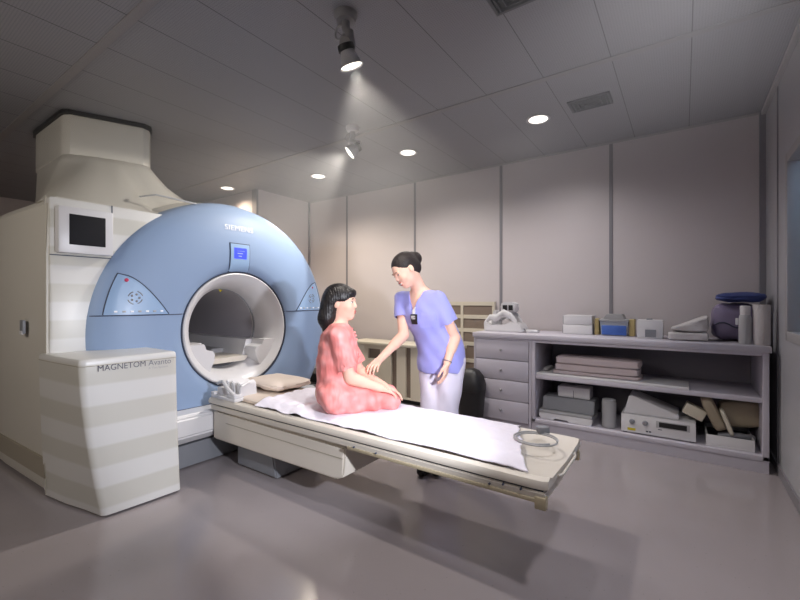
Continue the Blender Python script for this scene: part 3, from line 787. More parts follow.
# two flat white boxes in a stack
for k, lab in enumerate(('flat white carton at the bottom of the two-carton stack on the worktop', 'flat white carton lying on top of the two-carton stack')):
    xa, xb = X_(563, 4.1), X_(592, 4.1)
    t = thing('flat_carton', lab, 'box', ((xa + xb) / 2, 4.2, CT + E + k * .090), group='stacked flat white cartons')
    mesh_obj('carton', Bx(xa + .004 * k, xb - .002 * k, 4.1, 4.32, CT + E + k * .090, CT + E + k * .090 + .087, bev=.003), M['plastic'], t)
    mesh_obj('end_flap', Bx(xa - .006 + .004 * k, xa + .004 * k, 4.105, 4.315, CT + .008 + k * .090, CT + k * .090 + .08, bev=.001), M['grey'], t)
# clear tub of blue packets
xa, xb = X_(600, 4.1), X_(628, 4.1)
t = thing('storage_tub', 'clear plastic tub with a grey lid holding blue packets on the worktop', 'tub', ((xa + xb) / 2, 4.2, CT + E))
b = NB(); rg = []
for z, k in ((0, .93), (.13, 1.0)):
    cx, cy, hx, hy = (xa + xb) / 2, 4.2, (xb - xa) / 2 * k, .1 * k; rg.append([(cx - hx, cy - hy, CT + E + z), (cx + hx, cy - hy, CT + E + z), (cx + hx, cy + hy, CT + E + z), (cx - hx, cy + hy, CT + E + z)])
loft(b, rg); mesh_obj('tub_body', b, M['clear'], t, smooth=False)
b = NB(); box(b, xa + .012, xb - .012, 4.092, 4.29, CT + .008, CT + .095, bev=.008); mesh_obj('blue_packets', b, M['bluebox'], t)
b = NB(); box(b, xa - .006, xb + .006, 4.092, 4.308, CT + .132, CT + .15, bev=.004); prism(b, [(xa + .02, CT + .15), (xb - .03, CT + .15), (xb - .05, CT + .195), (xa + .05, CT + .195)], 4.12, 4.28, 'XZ', bev=.004); mesh_obj('lid', b, M['lgrey'], t)
solo('card_box', bxp(629, 634.5, 4.12, .12, CT + E, .15), M['mustard'], 'narrow tan card box on the right of the clear tub', 'box')
solo('card_box', bxp(594.5, 598.8, 4.14, .12, CT + E, .15), M['mustard'], 'narrow tan card box between the white cartons and the clear tub', 'box')
# small box with grey label
xa, xb = X_(637, 4.0), X_(663, 4.0)
t = thing('labelled_carton', 'small white carton with a grey label on the worktop, left of the folded towels', 'box', ((xa + xb) / 2, 4.08, CT + E))
mesh_obj('carton', Bx(xa, xb, 4.0, 4.16, CT + E, CT + .155, bev=.003), M['plastic'], t)
mesh_obj('label', Bx(X_(645, 4.0), X_(656, 4.0), 3.9985, 4.001, CT + .012, CT + .075), M['grey'], t)
b = NB(); tube(b, [(X_(646, 4.0), 4.05, CT + .161), (X_(652, 4.0), 4.06, CT + .162)], .005, 8); mesh_obj('tab', b, M['grey'], t)
# folded towels (two)
xa, xb = X_(668, 3.92), X_(709, 3.92)
b = NB(); pillow_box(b, xa, xb, 3.92, 4.2, CT + .002, CT + .067, amp=.004, puff=.1, seed=1, p=12)
solo('folded_towel', b, M['towel'], 'flat folded white towel at the bottom of the towel heap on the worktop', 'towel')
b = NB(); pillow_box(b, xa + .02, xb, 3.93, 4.2, CT + .069, CT + .195, amp=.008, puff=.15, seed=2, p=12)
for v in b.verts:
    if v.co.z > CT + .085: v.co.z = CT + .085 + (v.co.z - CT - .085) * max(.15, (v.co.x - xa) / (xb - xa) * 1.15)
solo('folded_towel', b, M['towel'], 'sloping folded white towel on top of the towel heap on the worktop', 'towel')
# lilac bag with navy pad on top
xa, xb = X_(712, 4.08), X_(762, 4.08)
t = thing('soft_bag', 'plump lilac-grey vinyl bag on the right end of the worktop', 'bag', ((xa + xb) / 2, 4.22, CT + E))
b = NB(); pillow_box(b, xa, xb, 4.06, 4.36, CT + .003, CT + .300, amp=.014, puff=.22, seed=9); mesh_obj('bag_body', b, M['purple'], t)
b = NB(); tube(b, [(xa + .02 + (xb - xa - .04) * q / 10, 4.062 + .012 * abs(q - 5) / 5 - .012, CT + .13 + .02 * math.sin(q * .9)) for q in range(11)], .005, 8); mesh_obj('drawstring', b, M['seam'], t)
b = NB(); pillow_box(b, X_(717, 4.05), X_(768, 4.05) - .0, 4.03, 4.34, CT + .308, CT + .385, amp=.01, puff=.5, seed=5)
solo('folded_pad', b, M['navy'], 'folded navy fabric pad lying on top of the lilac bag', 'pad')
# bottle and paper roll
bx = X_(745.5, 3.88)
t = thing('squeeze_bottle', 'pale squeeze bottle standing between the lilac bag and the paper roll', 'bottle', (bx, 3.9, CT + E))
mesh_obj('bottle_body', lathe(NB(), [(0, 0), (.036, 0), (.038, .01), (.038, .18), (.034, .205), (.03, .215), (0, .215)], 32, (bx, 3.9, CT + E)), M['lgrey'], t)
mesh_obj('cap', lathe(NB(), [(0, .216), (.03, .216), (.031, .275), (.025, .282), (0, .282)], 32, (bx, 3.9, CT + E)), M['plastic'], t)
b = NB(); box(b, bx - .055, bx - .036, 3.89, 3.91, CT + .14, CT + .19, bev=.004); mesh_obj('side_clip', b, M['plastic'], t)
rx = X_(762, 3.885)
t = thing('paper_roll', 'white couch-paper roll standing on the right end of the worktop', 'paper roll', (rx, 3.9, CT + E))
mesh_obj('roll', lathe(NB(), [(.018, 0), (.049, 0), (.05, .004), (.05, .287), (.049, .290), (.018, .290)], 48, (rx, 3.9, CT + E), closed=True), M['towel'], t)
mesh_obj('core', lathe(NB(), [(.014, .002), (.018, .002), (.018, .294), (.014, .294)], 32, (rx, 3.9, CT + E), closed=True), M['brown'], t)
# middle shelf --------------------------------------------------
ZS = .5295
solo('white_board', Bx(x0 + .04, X_(689, 3.80), 3.805, 4.12, ZS, ZS + .018, bev=.002), M['plastic'], 'flat white board along the front of the middle shelf, under the folded sheets', 'board')
zc = ZS + .0195
labs = ['thin folded pale sheet at the bottom of the pile on the middle shelf', 'folded pale sheet second from the bottom of the pile on the middle shelf', 'folded pale sheet second from the top of the pile on the middle shelf', 'folded pale sheet on top of the pile on the middle shelf']
for k, (p0, p1, h) in enumerate(((552, 641, .030), (554, 639, .060), (554, 639, .0), (555, 640, .066))):
    if h == 0: continue
    b = NB(); pillow_box(b, X_(p0, 3.86), X_(p1, 3.86), 3.86, 4.12, zc, zc + h, amp=.002, puff=.06, seed=k, p=14)
    lab = labs[0] if k == 0 else ('thick folded pale sheet in the middle of the pile on the middle shelf' if k == 1 else labs[3])
    solo('folded_sheet', b, M['pinkcloth'], lab, 'folded sheet', group='folded sheets on the middle shelf'); zc += h + .001
b = NB(); pillow_box(b, X_(544, 3.98), X_(549, 3.98), 3.94, 4.16, ZS + .0195, ZS + .047, amp=.002, puff=.1, seed=8)
solo('folded_cloth', b, M['lgrey'], 'small grey folded cloth left of the sheet pile on the middle shelf', 'cloth')
# lower shelf ---------------------------------------------------
ZL = .1215
xa, xb = X_(541, 3.86), X_(593, 3.86)
t = thing('desk_scanner', 'grey boxy office machine on a white notched base, left on the bottom shelf', 'office machine', ((xa + xb) / 2, 4.0, ZL))
b = NB(); prism(b, [(xa - .01, ZL + .03), (xa + .01, ZL), (xa + .12, ZL), (xa + .13, ZL + .02), (xa + .24, ZL + .02), (xa + .25, ZL), (xb - .01, ZL), (xb + .0, ZL + .055), (xa - .01, ZL + .055)], 3.83, 4.12, 'XZ', bev=.004); mesh_obj('base', b, M['plastic'], t)
mesh_obj('tray', Bx(xa - .012, xb - .005, 3.835, 4.12, ZL + .056, ZL + .085, bev=.006), M['lgrey'], t)
b = NB(); prism(b, [(3.86, ZL + .086), (4.12, ZL + .086), (4.12, ZL + .20), (3.90, ZL + .20)], xa + .01, xb + .005, 'YZ', bev=.006); mesh_obj('hood', b, M['grey'], t)
xa, xb = X_(558, 3.95), X_(590, 3.95)
t = thing('small_carton', 'small white carton with a centre seam sitting on the grey office machine', 'box', ((xa + xb) / 2, 4.02, ZL + .202))
mesh_obj('carton', Bx(xa, xb, 3.94, 4.10, ZL + .202, ZL + .30, bev=.008), M['plastic'], t)
mesh_obj('seam', Bx((xa + xb) / 2 - .002, (xa + xb) / 2 + .002, 3.938, 3.945, ZL + .205, ZL + .27), M['seam'], t)
bx = X_(609, 3.92)
t = thing('canister', 'tall pale grey canister standing in the middle of the bottom shelf', 'canister', (bx, 3.92, ZL))
mesh_obj('body', lathe(NB(), [(0, 0), (.054, 0), (.056, .006), (.056, .215), (.05, .222), (0, .222)], 40, (bx, 3.92, ZL)), M['lgrey'], t)
mesh_obj('lid', lathe(NB(), [(0, .223), (.052, .223), (.052, .236), (.045, .24), (0, .24)], 40, (bx, 3.92, ZL)), M['lgrey'], t)
# equipment with two knobs
Y = 3.83; xa, xb = X_(621, Y), X_(696, Y)
t = thing('control_unit', 'white electronic control unit with two grey knobs and a dark slot on the bottom shelf', 'control unit', ((xa + xb) / 2, 4.0, ZL))
mesh_obj('case', Bx(xa, xb, Y, 4.2, ZL + .008, ZL + .155, bev=.006), M['plastic'], t)
for px in (632, 645):
    mesh_obj('knob', lathe(NB(), [(0, 0), (.02, 0), (.02, -.012), (.015, -.022), (0, -.023)], 24, (X_(px, Y), Y - .0005, ZL + .10), 'Y'), M['grey'], t)
mesh_obj('slot', Bx(X_(659, Y), X_(687, Y), Y - .003, Y + .002, ZL + .085, ZL + .125, bev=.001), M['black'], t)
mesh_obj('slot_frame', Bx(X_(656, Y), X_(690, Y), Y - .0015, Y + .002, ZL + .078, ZL + .132, bev=.001), M['lgrey'], t)
mesh_obj('yellow_label', Bx(X_(627.5, Y), X_(635.5, Y), Y - .002, Y + .002, ZL + .025, ZL + .045), M['yellow'], t)
b = NB(); box(b, X_(646, Y), X_(648, Y), Y - .0015, Y + .001, ZL + .03, ZL + .04); box(b, X_(649, Y), X_(651, Y), Y - .0015, Y + .001, ZL + .03, ZL + .04); box(b, X_(658, Y), X_(662, Y), Y - .0015, Y + .001, ZL + .062, ZL + .068); mesh_obj('marking', b, M['seam'], t)
for px in (625, 692):
    mesh_obj('foot', Bx(X_(px, Y) - .015, X_(px, Y) + .015, Y + .02, Y + .05, ZL, ZL + .008), M['black'], t)
    mesh_obj('foot', Bx(X_(px, Y) - .015, X_(px, Y) + .015, 4.13, 4.16, ZL, ZL + .008), M['black'], t)
# wedge on top of the unit
zt = ZL + .1565
b = NB(); prism(b, [(X_(624, 3.86), zt), (X_(679, 3.86), zt), (X_(679, 3.86) + .0, zt + .035), (X_(632, 3.86), zt + .15), (X_(629, 3.86), zt + .145)], 3.85, 4.14, 'XZ', bev=.006)
solo('foam_wedge', b, M['plastic'], 'white sloping foam wedge lying on the control unit', 'foam wedge')
b = NB(); box(b, -.07, .07, -.05, .05, 0, .085, bev=.006, mtx=Matrix.Translation((X_(690, 3.9) + .01, 3.93, zt + .032)) @ Matrix.Rotation(.42, 4, 'Y'))
solo('small_block', b, M['plastic2'], 'small tilted off-white block beside the foam wedge on the control unit', 'foam block')
# right heap
Y = 3.84; xa, xb = X_(706, Y), X_(755, Y)
t = thing('white_tray', 'low white tray under the tan pads at the right end of the bottom shelf', 'tray', ((xa + xb) / 2, 4.0, ZL))
b = NB(); box(b, xa, xb, Y, 4.2, ZL, ZL + .012, bev=.002); box(b, xa, xb, Y, Y + .01, ZL + .012, ZL + .085, bev=.002); box(b, xa, xb, 4.19, 4.2, ZL + .012, ZL + .085); box(b, xa, xa + .01, Y + .01, 4.19, ZL + .012, ZL + .085); box(b, xb - .01, xb, Y + .01, 4.19, ZL + .012, ZL + .085)
mesh_obj('tray_body', b, M['plastic'], t)
b = NB(); box(b, xa + .012, xb - .012, Y + .012, 4.188, ZL + .05, ZL + .055); mesh_obj('lining', b, M['black'], t)
b = NB(); tube(b, [(xa + .08, Y + .06, ZL + .07), (xa + .15, Y + .05, ZL + .09), (xa + .23, Y + .07, ZL + .085), (xa + .28, Y + .13, ZL + .07)], .024, 12)
solo('rolled_cable_bundle', b, M['grey'], 'dark grey rolled bundle lying in the white tray', 'bundle')
def slab(name, m_, lab, cat, c, size, ry, rz=0, seed=0):
    b = NB(); pillow_box(b, -size[0] / 2, size[0] / 2, -size[1] / 2, size[1] / 2, -size[2] / 2, size[2] / 2, amp=.003, puff=.12, seed=seed)
    bmesh.ops.transform(b, matrix=Matrix.Translation(c) @ Matrix.Rotation(rz, 4, 'Z') @ Matrix.Rotation(ry, 4, 'Y'), verts=b.verts)
    return solo(name, b, m_, lab, cat)
slab('foam_pad', M['tanbag'], 'narrow tan foam pad leaning diagonally, leftmost of the pads above the white tray', 'foam pad', (xa + .045, 3.93, ZL + .235), (.075, .2, .26), -.42, 0, 1)
slab('foam_pad', M['tanbag'], 'broad tan foam pad leaning at the right end of the bottom shelf', 'foam pad', (xa + .215, 4.02, ZL + .235), (.26, .13, .20), -.12, .1, 2)
slab('foam_pad', M['plastic2'], 'thin off-white foam sheet wedged between the two tan pads', 'foam pad', (xa + .125, 3.90, ZL + .185), (.03, .12, .20), -.35, 0, 3)

# ------------------------------------------------------------------ rack and low bench further left on the back wall
t = thing('slotted_rack', 'white slotted rack with brown slots against the back wall, right of the nurse', 'rack', (-2.05, 4.42, 0))
ra, rb = X_(446, 4.405), X_(494.5, 4.405)
b = NB(); cols = [ra, X_(461.5, 4.405), rb]
for xx in cols[:-1]: box(b, xx - .012, xx + .022, 4.405, 4.447, 0, 1.2)
box(b, rb - .03, rb, 4.405, 4.447, 0, 1.2)
for zz in (1.175, 1.02, .86, .70, .5, .3, .08): box(b, ra + .001, rb - .001, 4.407, 4.445, zz - .02, zz + .025)
mesh_obj('rack_frame', b, M['plastic2'], t, smooth=False)
mesh_obj('back_board', Bx(ra + .001, rb - .001, 4.415, 4.446, .01, 1.19), M['brown'], t)
t = thing('low_bench_cabinet', 'low white bench cabinet with upright brown slots between patient and nurse', 'cabinet', (-2.7, 4.1, 0))
ba, bb = X_(350, 3.9), X_(452, 3.9)
b = NB(); box(b, ba - .02, bb + .01, 3.88, 4.25, .665, .70, bev=.004); mesh_obj('bench_top', b, M['plastic2'], t)
b = NB()
ed = [ba, X_(368, 3.9), X_(380, 3.9), X_(391, 3.9), X_(396.5, 3.9), X_(405.5, 3.9), X_(410.5, 3.9), X_(425, 3.9), X_(430, 3.9), bb]
box(b, ed[0], ed[1], 3.9, 3.93, .08, .664); box(b, ed[1], ed[2], 3.9, 3.93, .08, .50); box(b, ed[1], ed[2], 3.9, 3.93, .62, .664)
box(b, ed[2], ed[3], 3.9, 3.93, .08, .664); box(b, ed[4], ed[5], 3.9, 3.93, .08, .664); box(b, ed[6], ed[7], 3.9, 3.93, .08, .664); box(b, ed[8], ed[9], 3.9, 3.93, .08, .664)
box(b, ed[0], ed[9], 3.9, 3.93, .06, .0795); box(b, ed[0], ed[0] + .02, 3.93, 4.23, .06, .664); box(b, ed[9] - .02, ed[9], 3.93, 4.23, .06, .664)
mesh_obj('cabinet_front', b, M['plastic2'], t, smooth=False)
mesh_obj('inner_board', Bx(ed[0] + .021, ed[9] - .021, 3.935, 4.22, .081, .66), M['brown'], t)
mesh_obj('kick_board', Bx(ed[0] + .01, ed[9] - .01, 3.96, 4.2, 0, .059), M['black'], t)
# black domed bin
bx, bt = XY(469, 3.6)
t = thing('waste_bin', 'black domed waste bin on the floor between the nurse and the drawers', 'waste bin', (bx, 3.65, 0))
mesh_obj('bin_body', loft(NB(), [[(bx + hx * math.copysign(abs(math.cos(a)) ** .6, math.cos(a)), 3.65 + hy * math.copysign(abs(math.sin(a)) ** .6, math.sin(a)), z) for a in [2 * PI * q / 32 for q in range(32)]] for z, hx, hy in ((0, .10, .09), (.34, .13, .115))]), M['black'], t)
mesh_obj('domed_lid', loft(NB(), [[(bx + hx * math.copysign(abs(math.cos(a)) ** .6, math.cos(a)), 3.65 + hy * math.copysign(abs(math.sin(a)) ** .6, math.sin(a)), z) for a in [2 * PI * q / 32 for q in range(32)]] for z, hx, hy in ((.342, .136, .12), (.40, .134, .118), (.48, .11, .10), (.535, .07, .065), (.555, .025, .025))]), M['black'], t)
# black trolley between ring and patient
t = thing('equipment_trolley', 'low black two-tier trolley on the floor just behind the scanner ring', 'trolley', (-3.53, 3.35, 0))
for z in (.15, .25):
    mesh_obj('tier', Bx(-3.75, -3.32, 3.2, 3.5, z, z + .03, bev=.006), M['black'], t)
mesh_obj('metal_edge', Bx(-3.752, -3.318, 3.196, 3.2, .255, .265), M['lgrey'], t)
mesh_obj('box_unit', Bx(-3.73, -3.34, 3.22, 3.48, .281, .385, bev=.008), M['black'], t)
for (a, c) in ((-3.73, 3.22), (-3.34, 3.22), (-3.73, 3.48), (-3.34, 3.48)):
    b = NB(); tube(b, [(a, c, .05), (a, c, .27)], .012, 8); tube(b, [(a, c - .012, .03), (a, c + .012, .03)], .03, 14); mesh_obj('leg', b, M['black'], t)
# ------------------------------------------------------------------ figures: smooth-union fields turned into one continuous mesh
class Field:
    def __init__(s, lo, hi, res):
        s.ax = [np.arange(lo[i], hi[i] + res, res) for i in range(3)]; s.res = res
        s.V = np.full([len(a) for a in s.ax], 1.0, dtype=np.float32)
    def blk(s, lo, hi):
        sl = []
        for i in range(3):
            a = np.searchsorted(s.ax[i], lo[i]); b_ = np.searchsorted(s.ax[i], hi[i]); sl.append(slice(max(0, a), max(a, b_)))
        if any(q.stop <= q.start for q in sl): return None, None
        g = np.meshgrid(*[s.ax[i][sl[i]] for i in range(3)], indexing='ij')
        return tuple(sl), g
    def _op(s, lo, hi, f, k, mode, mg=None):
        m_ = (k + 3 * s.res + .012) if mg is None else mg
        sl, g = s.blk([v - m_ for v in lo], [v + m_ for v in hi])
        if sl is None: return
        d = f(g).astype(np.float32); a = s.V[sl]
        if mode == 'sub': d = -d; a_, b_ = -a, -d; sgn = -1
        else: a_, b_ = a, d; sgn = 1
        if mode == 'sub':
            h = np.clip(.5 + .5 * (b_ - a_) / k, 0, 1); r = b_ * (1 - h) + a_ * h - k * h * (1 - h); s.V[sl] = -r
        else:
            h = np.clip(.5 + .5 * (b_ - a_) / k, 0, 1); s.V[sl] = b_ * (1 - h) + a_ * h - k * h * (1 - h)
    def cone(s, a, b_, ra, rb, k=.015, mode='add'):
        a = np.array(a, float); b_ = np.array(b_, float); R = max(ra, rb); ba = b_ - a; L = max(1e-9, ba @ ba)
        def f(g):
            px, py, pz = g[0] - a[0], g[1] - a[1], g[2] - a[2]
            h = np.clip((px * ba[0] + py * ba[1] + pz * ba[2]) / L, 0, 1)
            return np.sqrt((px - ba[0] * h) ** 2 + (py - ba[1] * h) ** 2 + (pz - ba[2] * h) ** 2) - (ra + (rb - ra) * h)
        s._op(np.minimum(a, b_) - R, np.maximum(a, b_) + R, f, k, mode)
    def chain(s, pts, rs, k=.015, mode='add'):
        for i in range(len(pts) - 1): s.cone(pts[i], pts[i + 1], rs[i], rs[i + 1], k, mode)
    def ell(s, c, r, B=None, k=.015, mode='add'):
        c = np.array(c, float); r = np.array(r, float); B = np.eye(3) if B is None else np.array(B); R = r.max()
        def f(g):
            p = [g[0] - c[0], g[1] - c[1], g[2] - c[2]]
            q = [(p[0] * B[i][0] + p[1] * B[i][1] + p[2] * B[i][2]) for i in range(3)]
            k0 = np.sqrt(sum((q[i] / r[i]) ** 2 for i in range(3))); k1 = np.sqrt(sum((q[i] / r[i] ** 2) ** 2 for i in range(3))) + 1e-6
            return k0 * (k0 - 1) / k1
        s._op(c - R, c + R, f, k, mode)
    def half(s, p, nrm, k=.004):      # remove everything on the +nrm side of the plane
        p = np.array(p); nrm = np.array(nrm, float); nrm /= np.linalg.norm(nrm)
        g = np.meshgrid(*s.ax, indexing='ij'); d = ((g[0] - p[0]) * nrm[0] + (g[1] - p[1]) * nrm[1] + (g[2] - p[2]) * nrm[2]).astype(np.float32)
        s.V = np.maximum(s.V, d)
    def cylcut(s, a, b_, r):          # hard subtract of a capsule
        s.cone(a, b_, r, r, .004, 'sub')
    def mesh(s):
        V = s.V; ins = V < 0; nx, ny, nz = V.shape
        cnt = np.zeros((nx - 1, ny - 1, nz - 1), np.int8)
        for i in (0, 1):
            for j in (0, 1):
                for k in (0, 1): cnt += ins[i:nx - 1 + i, j:ny - 1 + j, k:nz - 1 + k]
        act = (cnt > 0) & (cnt < 8); idx = np.argwhere(act); ids = np.full(act.shape, -1, np.int64); ids[act] = np.arange(len(idx))
        X = [s.ax[0], s.ax[1], s.ax[2]]; acc = np.zeros((len(idx), 3)); num = np.zeros(len(idx))
        cs = [(i, j, k) for i in (0, 1) for j in (0, 1) for k in (0, 1)]
        val = {c: V[idx[:, 0] + c[0], idx[:, 1] + c[1], idx[:, 2] + c[2]] for c in cs}
        for c in cs:
            for ax in range(3):
                if c[ax]: continue
                d = list(c); d[ax] = 1; d = tuple(d); va, vb = val[c], val[d]; m_ = (va < 0) != (vb < 0)
                t = np.where(m_, va / np.where(m_, va - vb, 1), 0)
                for q in range(3):
                    base = X[q][idx[:, q] + c[q]].astype(float)
                    if q == ax: base = base + t * s.res
                    acc[:, q] += np.where(m_, base, 0)
                num += m_
        P = acc / num[:, None]; F = []
        for ax in range(3):
            o1, o2 = [(1, 2), (2, 0), (0, 1)][ax]
            sl0 = [slice(None)] * 3; sl1 = [slice(None)] * 3; sl0[ax] = slice(0, -1); sl1[ax] = slice(1, None)
            a, b_ = ins[tuple(sl0)], ins[tuple(sl1)]; e = np.argwhere(a != b_)
            e = e[(e[:, o1] > 0) & (e[:, o2] > 0) & (e[:, o1] < V.shape[o1] - 1) & (e[:, o2] < V.shape[o2] - 1)]
            if not len(e): continue
            out = a[tuple(e.T)]
            def gid(d1, d2):
                q = e.copy(); q[:, o1] += d1; q[:, o2] += d2; return ids[tuple(q.T)]
            q = np.stack([gid(-1, -1), gid(0, -1), gid(0, 0), gid(-1, 0)], 1)
            F.append(np.where(out[:, None], q, q[:, ::-1]))
        return P, np.concatenate(F)

def vf(p):      # figure frame (right, forward-of-camera, up) -> room
    p = np.asarray(p, float); return np.stack([p[..., 0] * RT[0] + p[..., 1] * FW[0], p[..., 0] * RT[1] + p[..., 1] * FW[1], p[..., 2]], -1)

def field_obj(name, F, m_, parent, relax=1, keep=True):
    P, Q = F.mesh(); P = vf(P)
    if keep: loc = np.array(parent.location) if parent.parent is None else np.array(parent.parent.location)
    P = P - loc
    me = bpy.data.meshes.new(name); me.from_pydata(P.tolist(), [], Q.tolist()); me.update()
    bm = bmesh.new(); bm.from_mesh(me)
    for _ in range(relax): bmesh.ops.smooth_vert(bm, verts=bm.verts, factor=.5, use_axis_x=True, use_axis_y=True, use_axis_z=True)
    bmesh.ops.recalc_face_normals(bm, faces=bm.faces); bm.to_mesh(me); bm.free(); me.shade_smooth(); me.materials.append(m_)
    o = bpy.data.objects.new(name, me); COL.objects.link(o); o.parent = parent; return o

def J(px, py, f): return np.array([(px - 400) / FPX * f, f, CH - (py - 303) / FPX * f])
def nrm(v): v = np.array(v, float); return v / np.linalg.norm(v)

class Head:
    def __init__(s, c, fwd, up, sc_=1.0):
        s.c = np.array(c); s.y = nrm(fwd); s.z = nrm(np.array(up) - s.y * (np.array(up) @ s.y)); s.x = np.cross(s.y, s.z); s.s = sc_; s.B = [s.x, s.y, s.z]
    def p(s, x, y, z): return s.c + (s.x * x + s.y * y + s.z * z) * s.s
    def E(s, F, c, r, k=.015, mode='add'): F.ell(s.p(*c), np.array(r) * s.s, s.B, k, mode)
    def C(s, F, a, b_, ra, rb, k=.015, mode='add'): F.cone(s.p(*a), s.p(*b_), ra * s.s, rb * s.s, k, mode)
    def face(s, F, smile=0):
        E = s.E
        E(F, (0, -.012, .035), (.074, .092, .080), .01)
        E(F, (0, .024, -.018), (.060, .066, .084), .03)
        E(F, (0, .016, -.062), (.052, .058, .044), .02)
        E(F, (0, .060, -.088), (.022, .021, .019), .03)
        for q in (-1, 1):
            E(F, (q * .034, .058, -.030), (.024, .022, .022), .02)
            E(F, (q * .031, .092, .006), (.017, .013, .010), .012, 'sub')
            E(F, (q * .031, .071, .005), (.014, .0125, .011), .006)
            E(F, (q * .0735, -.010, -.004), (.009, .018, .030), .006)
            E(F, (q * .010, .090, -.026), (.0070, .008, .006), .006)
            E(F, (q * .028, .080, .024), (.020, .010, .006), .010)
        s.C(F, (0, .082, .010), (0, .0955, -.020), .0065, .0090, .012)
        E(F, (0, .087, -.052), (.020, .009, .006), .006)
        E(F, (0, .085, -.064), (.017, .009, .0065), .006)
    def details(s, parent, browm, smile):
        def m_obj(name, bits, m_):
            bm = bmesh.new()
            R = Matrix(np.array([s.x, s.y, s.z]).T.tolist()).to_4x4()
            V = Matrix(((RT[0], FW[0], 0, 0), (RT[1], FW[1], 0, 0), (0, 0, 1, 0), (0, 0, 0, 1)))
            for c, r, ry in bits:
                T = V @ Matrix.Translation(Vector(s.p(*c))) @ R @ Matrix.Rotation(ry, 4, 'Y') @ Matrix.Diagonal((r[0] * s.s, r[1] * s.s, r[2] * s.s, 1))
                bmesh.ops.create_uvsphere(bm, u_segments=16, v_segments=10, radius=1, matrix=T)
            return mesh_obj(name, bm, m_, parent)
        for q in (-1, 1):
            e = m_obj('eye', [((q * .031, .0765, .004), (.0125, .008, .0062 if not smile else .0045), 0)], M['eye'])
            m_obj('iris', [((q * .031, .0815, .004), (.0055, .0045, .0052 if not smile else .004), 0)], M['iris'])
            m_obj('eyelashes', [((q * .031, .0785, .0098 if not smile else .0082), (.0130, .0062, .0018), q * .08)], M['iris'])
            m_obj('eyebrow', [((q * .031, .0850, .0270), (.0165, .0045, .0030), q * .12)], browm)
        if smile:
            m_obj('lips', [((0, .0930, -.0495), (.026, .0055, .0036), 0), ((0, .0895, -.0685), (.022, .0058, .0042), 0)], M['lips'])
            m_obj('teeth', [((0, .0925, -.0585), (.023, .0048, .0075), 0)], M['eye'])
        else:
            m_obj('lips', [((0, .0935, -.0525), (.019, .0040, .0042), 0), ((0, .0910, -.0635), (.016, .0045, .0050), 0)], M['lips'])

def hand(F, wrist, d, palm, thumb, curl=.35, sc_=1.0, spread=.10, r=.0082):
    """d: direction of the fingers, palm: normal out of the palm, thumb: side of the thumb"""
    d = nrm(d); palm = nrm(np.array(palm) - d * (np.array(palm) @ d)); th = np.cross(d, palm); th = th if th @ np.array(thumb) > 0 else -th
    w = np.array(wrist); L = [.070, .078, .072, .058]; off = [.027, .009, -.010, -.027]; kn = [.080, .084, .080, .073]
    for i in range(4):
        k0 = w + th * off[i] * .55 * sc_ + d * .012 * sc_; k1 = w + (th * off[i] + d * kn[i]) * sc_
        F.cone(k0, k1, .0125 * sc_, .0105 * sc_, .012)
        p = k1; dd = nrm(d + th * off[i] * spread / .027); ang = 0
        for j, fr in enumerate((.45, .32, .26)):
            ang += curl * (1 + .15 * j) ; v = nrm(dd * math.cos(ang) + palm * math.sin(ang)); q = p + v * L[i] * fr * sc_
            F.cone(p, q, (r - .0006 * j) * sc_, (r - .0006 * (j + 1)) * sc_, .0035 if j == 0 else .003); p = q
    b0 = w + (th * .018 + d * .018) * sc_; b1 = w + (th * .042 + d * .048 + palm * .014) * sc_
    F.cone(b0, b1, .014 * sc_, .0105 * sc_, .014)
    b2 = b1 + nrm(th * .35 + d * .9 + palm * .25) * .030 * sc_; F.cone(b1, b2, .0095 * sc_, .0088 * sc_, .004)
    b3 = b2 + nrm(th * .05 + d * .95 + palm * .35) * .024 * sc_; F.cone(b2, b3, .0088 * sc_, .0072 * sc_, .003)

def folds(F, fn, lo=None):
    g = np.meshgrid(*F.ax, indexing='ij'); near = np.abs(F.V) < .04
    x, y, z = g[0][near], g[1][near], g[2][near]; F.V[near] += fn(x, y, z).astype(np.float32)

RES = .0045
# ================================================================= nurse
nf = nrm((-.78, -.55, 0)); nl = np.array((-nf[1], nf[0], 0)) ; nf = nrm((-.60, -.80, 0)); nl = nrm((.80, -.60, 0))   # facing, her left (towards camera right)
pel = J(441, 354, 2.99); che = J(426, 316, 2.95); nb = J(419.5, 293, 2.93)
hc = J(405.5, 273.5, 2.86)
hd = Head(hc, (-.74, -.40, -.55), (-.55, -.1, .83), 1.0)
lo, hi = [-.32, 2.45, -.02], [.62, 3.35, 1.68]
F = Field(lo, hi, RES)
hd.face(F, 1)
F.cone(hd.p(0, -.03, -.05), nb, .048, .052, .03)
shL = nb + nl * .150 + np.array((.012, 0, -.066)); shR = nb - nl * .150 + np.array((-.01, 0, -.062))
F.cone(shL, shR, .052, .052, .05)
F.ell(che + nf * .01, (.150, .105, .165), [nl, nf, (0, 0, 1)], .05)
F.ell((che + pel) / 2, (.125, .090, .15), [nl, nf, (0, 0, 1)], .05)
F.ell(pel, (.165, .125, .13), [nl, nf, (0, 0, 1)], .05)
# near (left) arm hanging
eL = J(454.5, 341, 2.86); wL = J(447, 366, 2.80)
F.chain([shL, eL, wL], [.046, .037, .026], .02)
F.cone(eL + (wL - eL) * .15, eL + (wL - eL) * .4, .039, .036, .015)
hand(F, wL, J(444.5, 384, 2.79) - wL, -nl + nf * .2, nf + np.array((-.2, 0, 0)), .28)
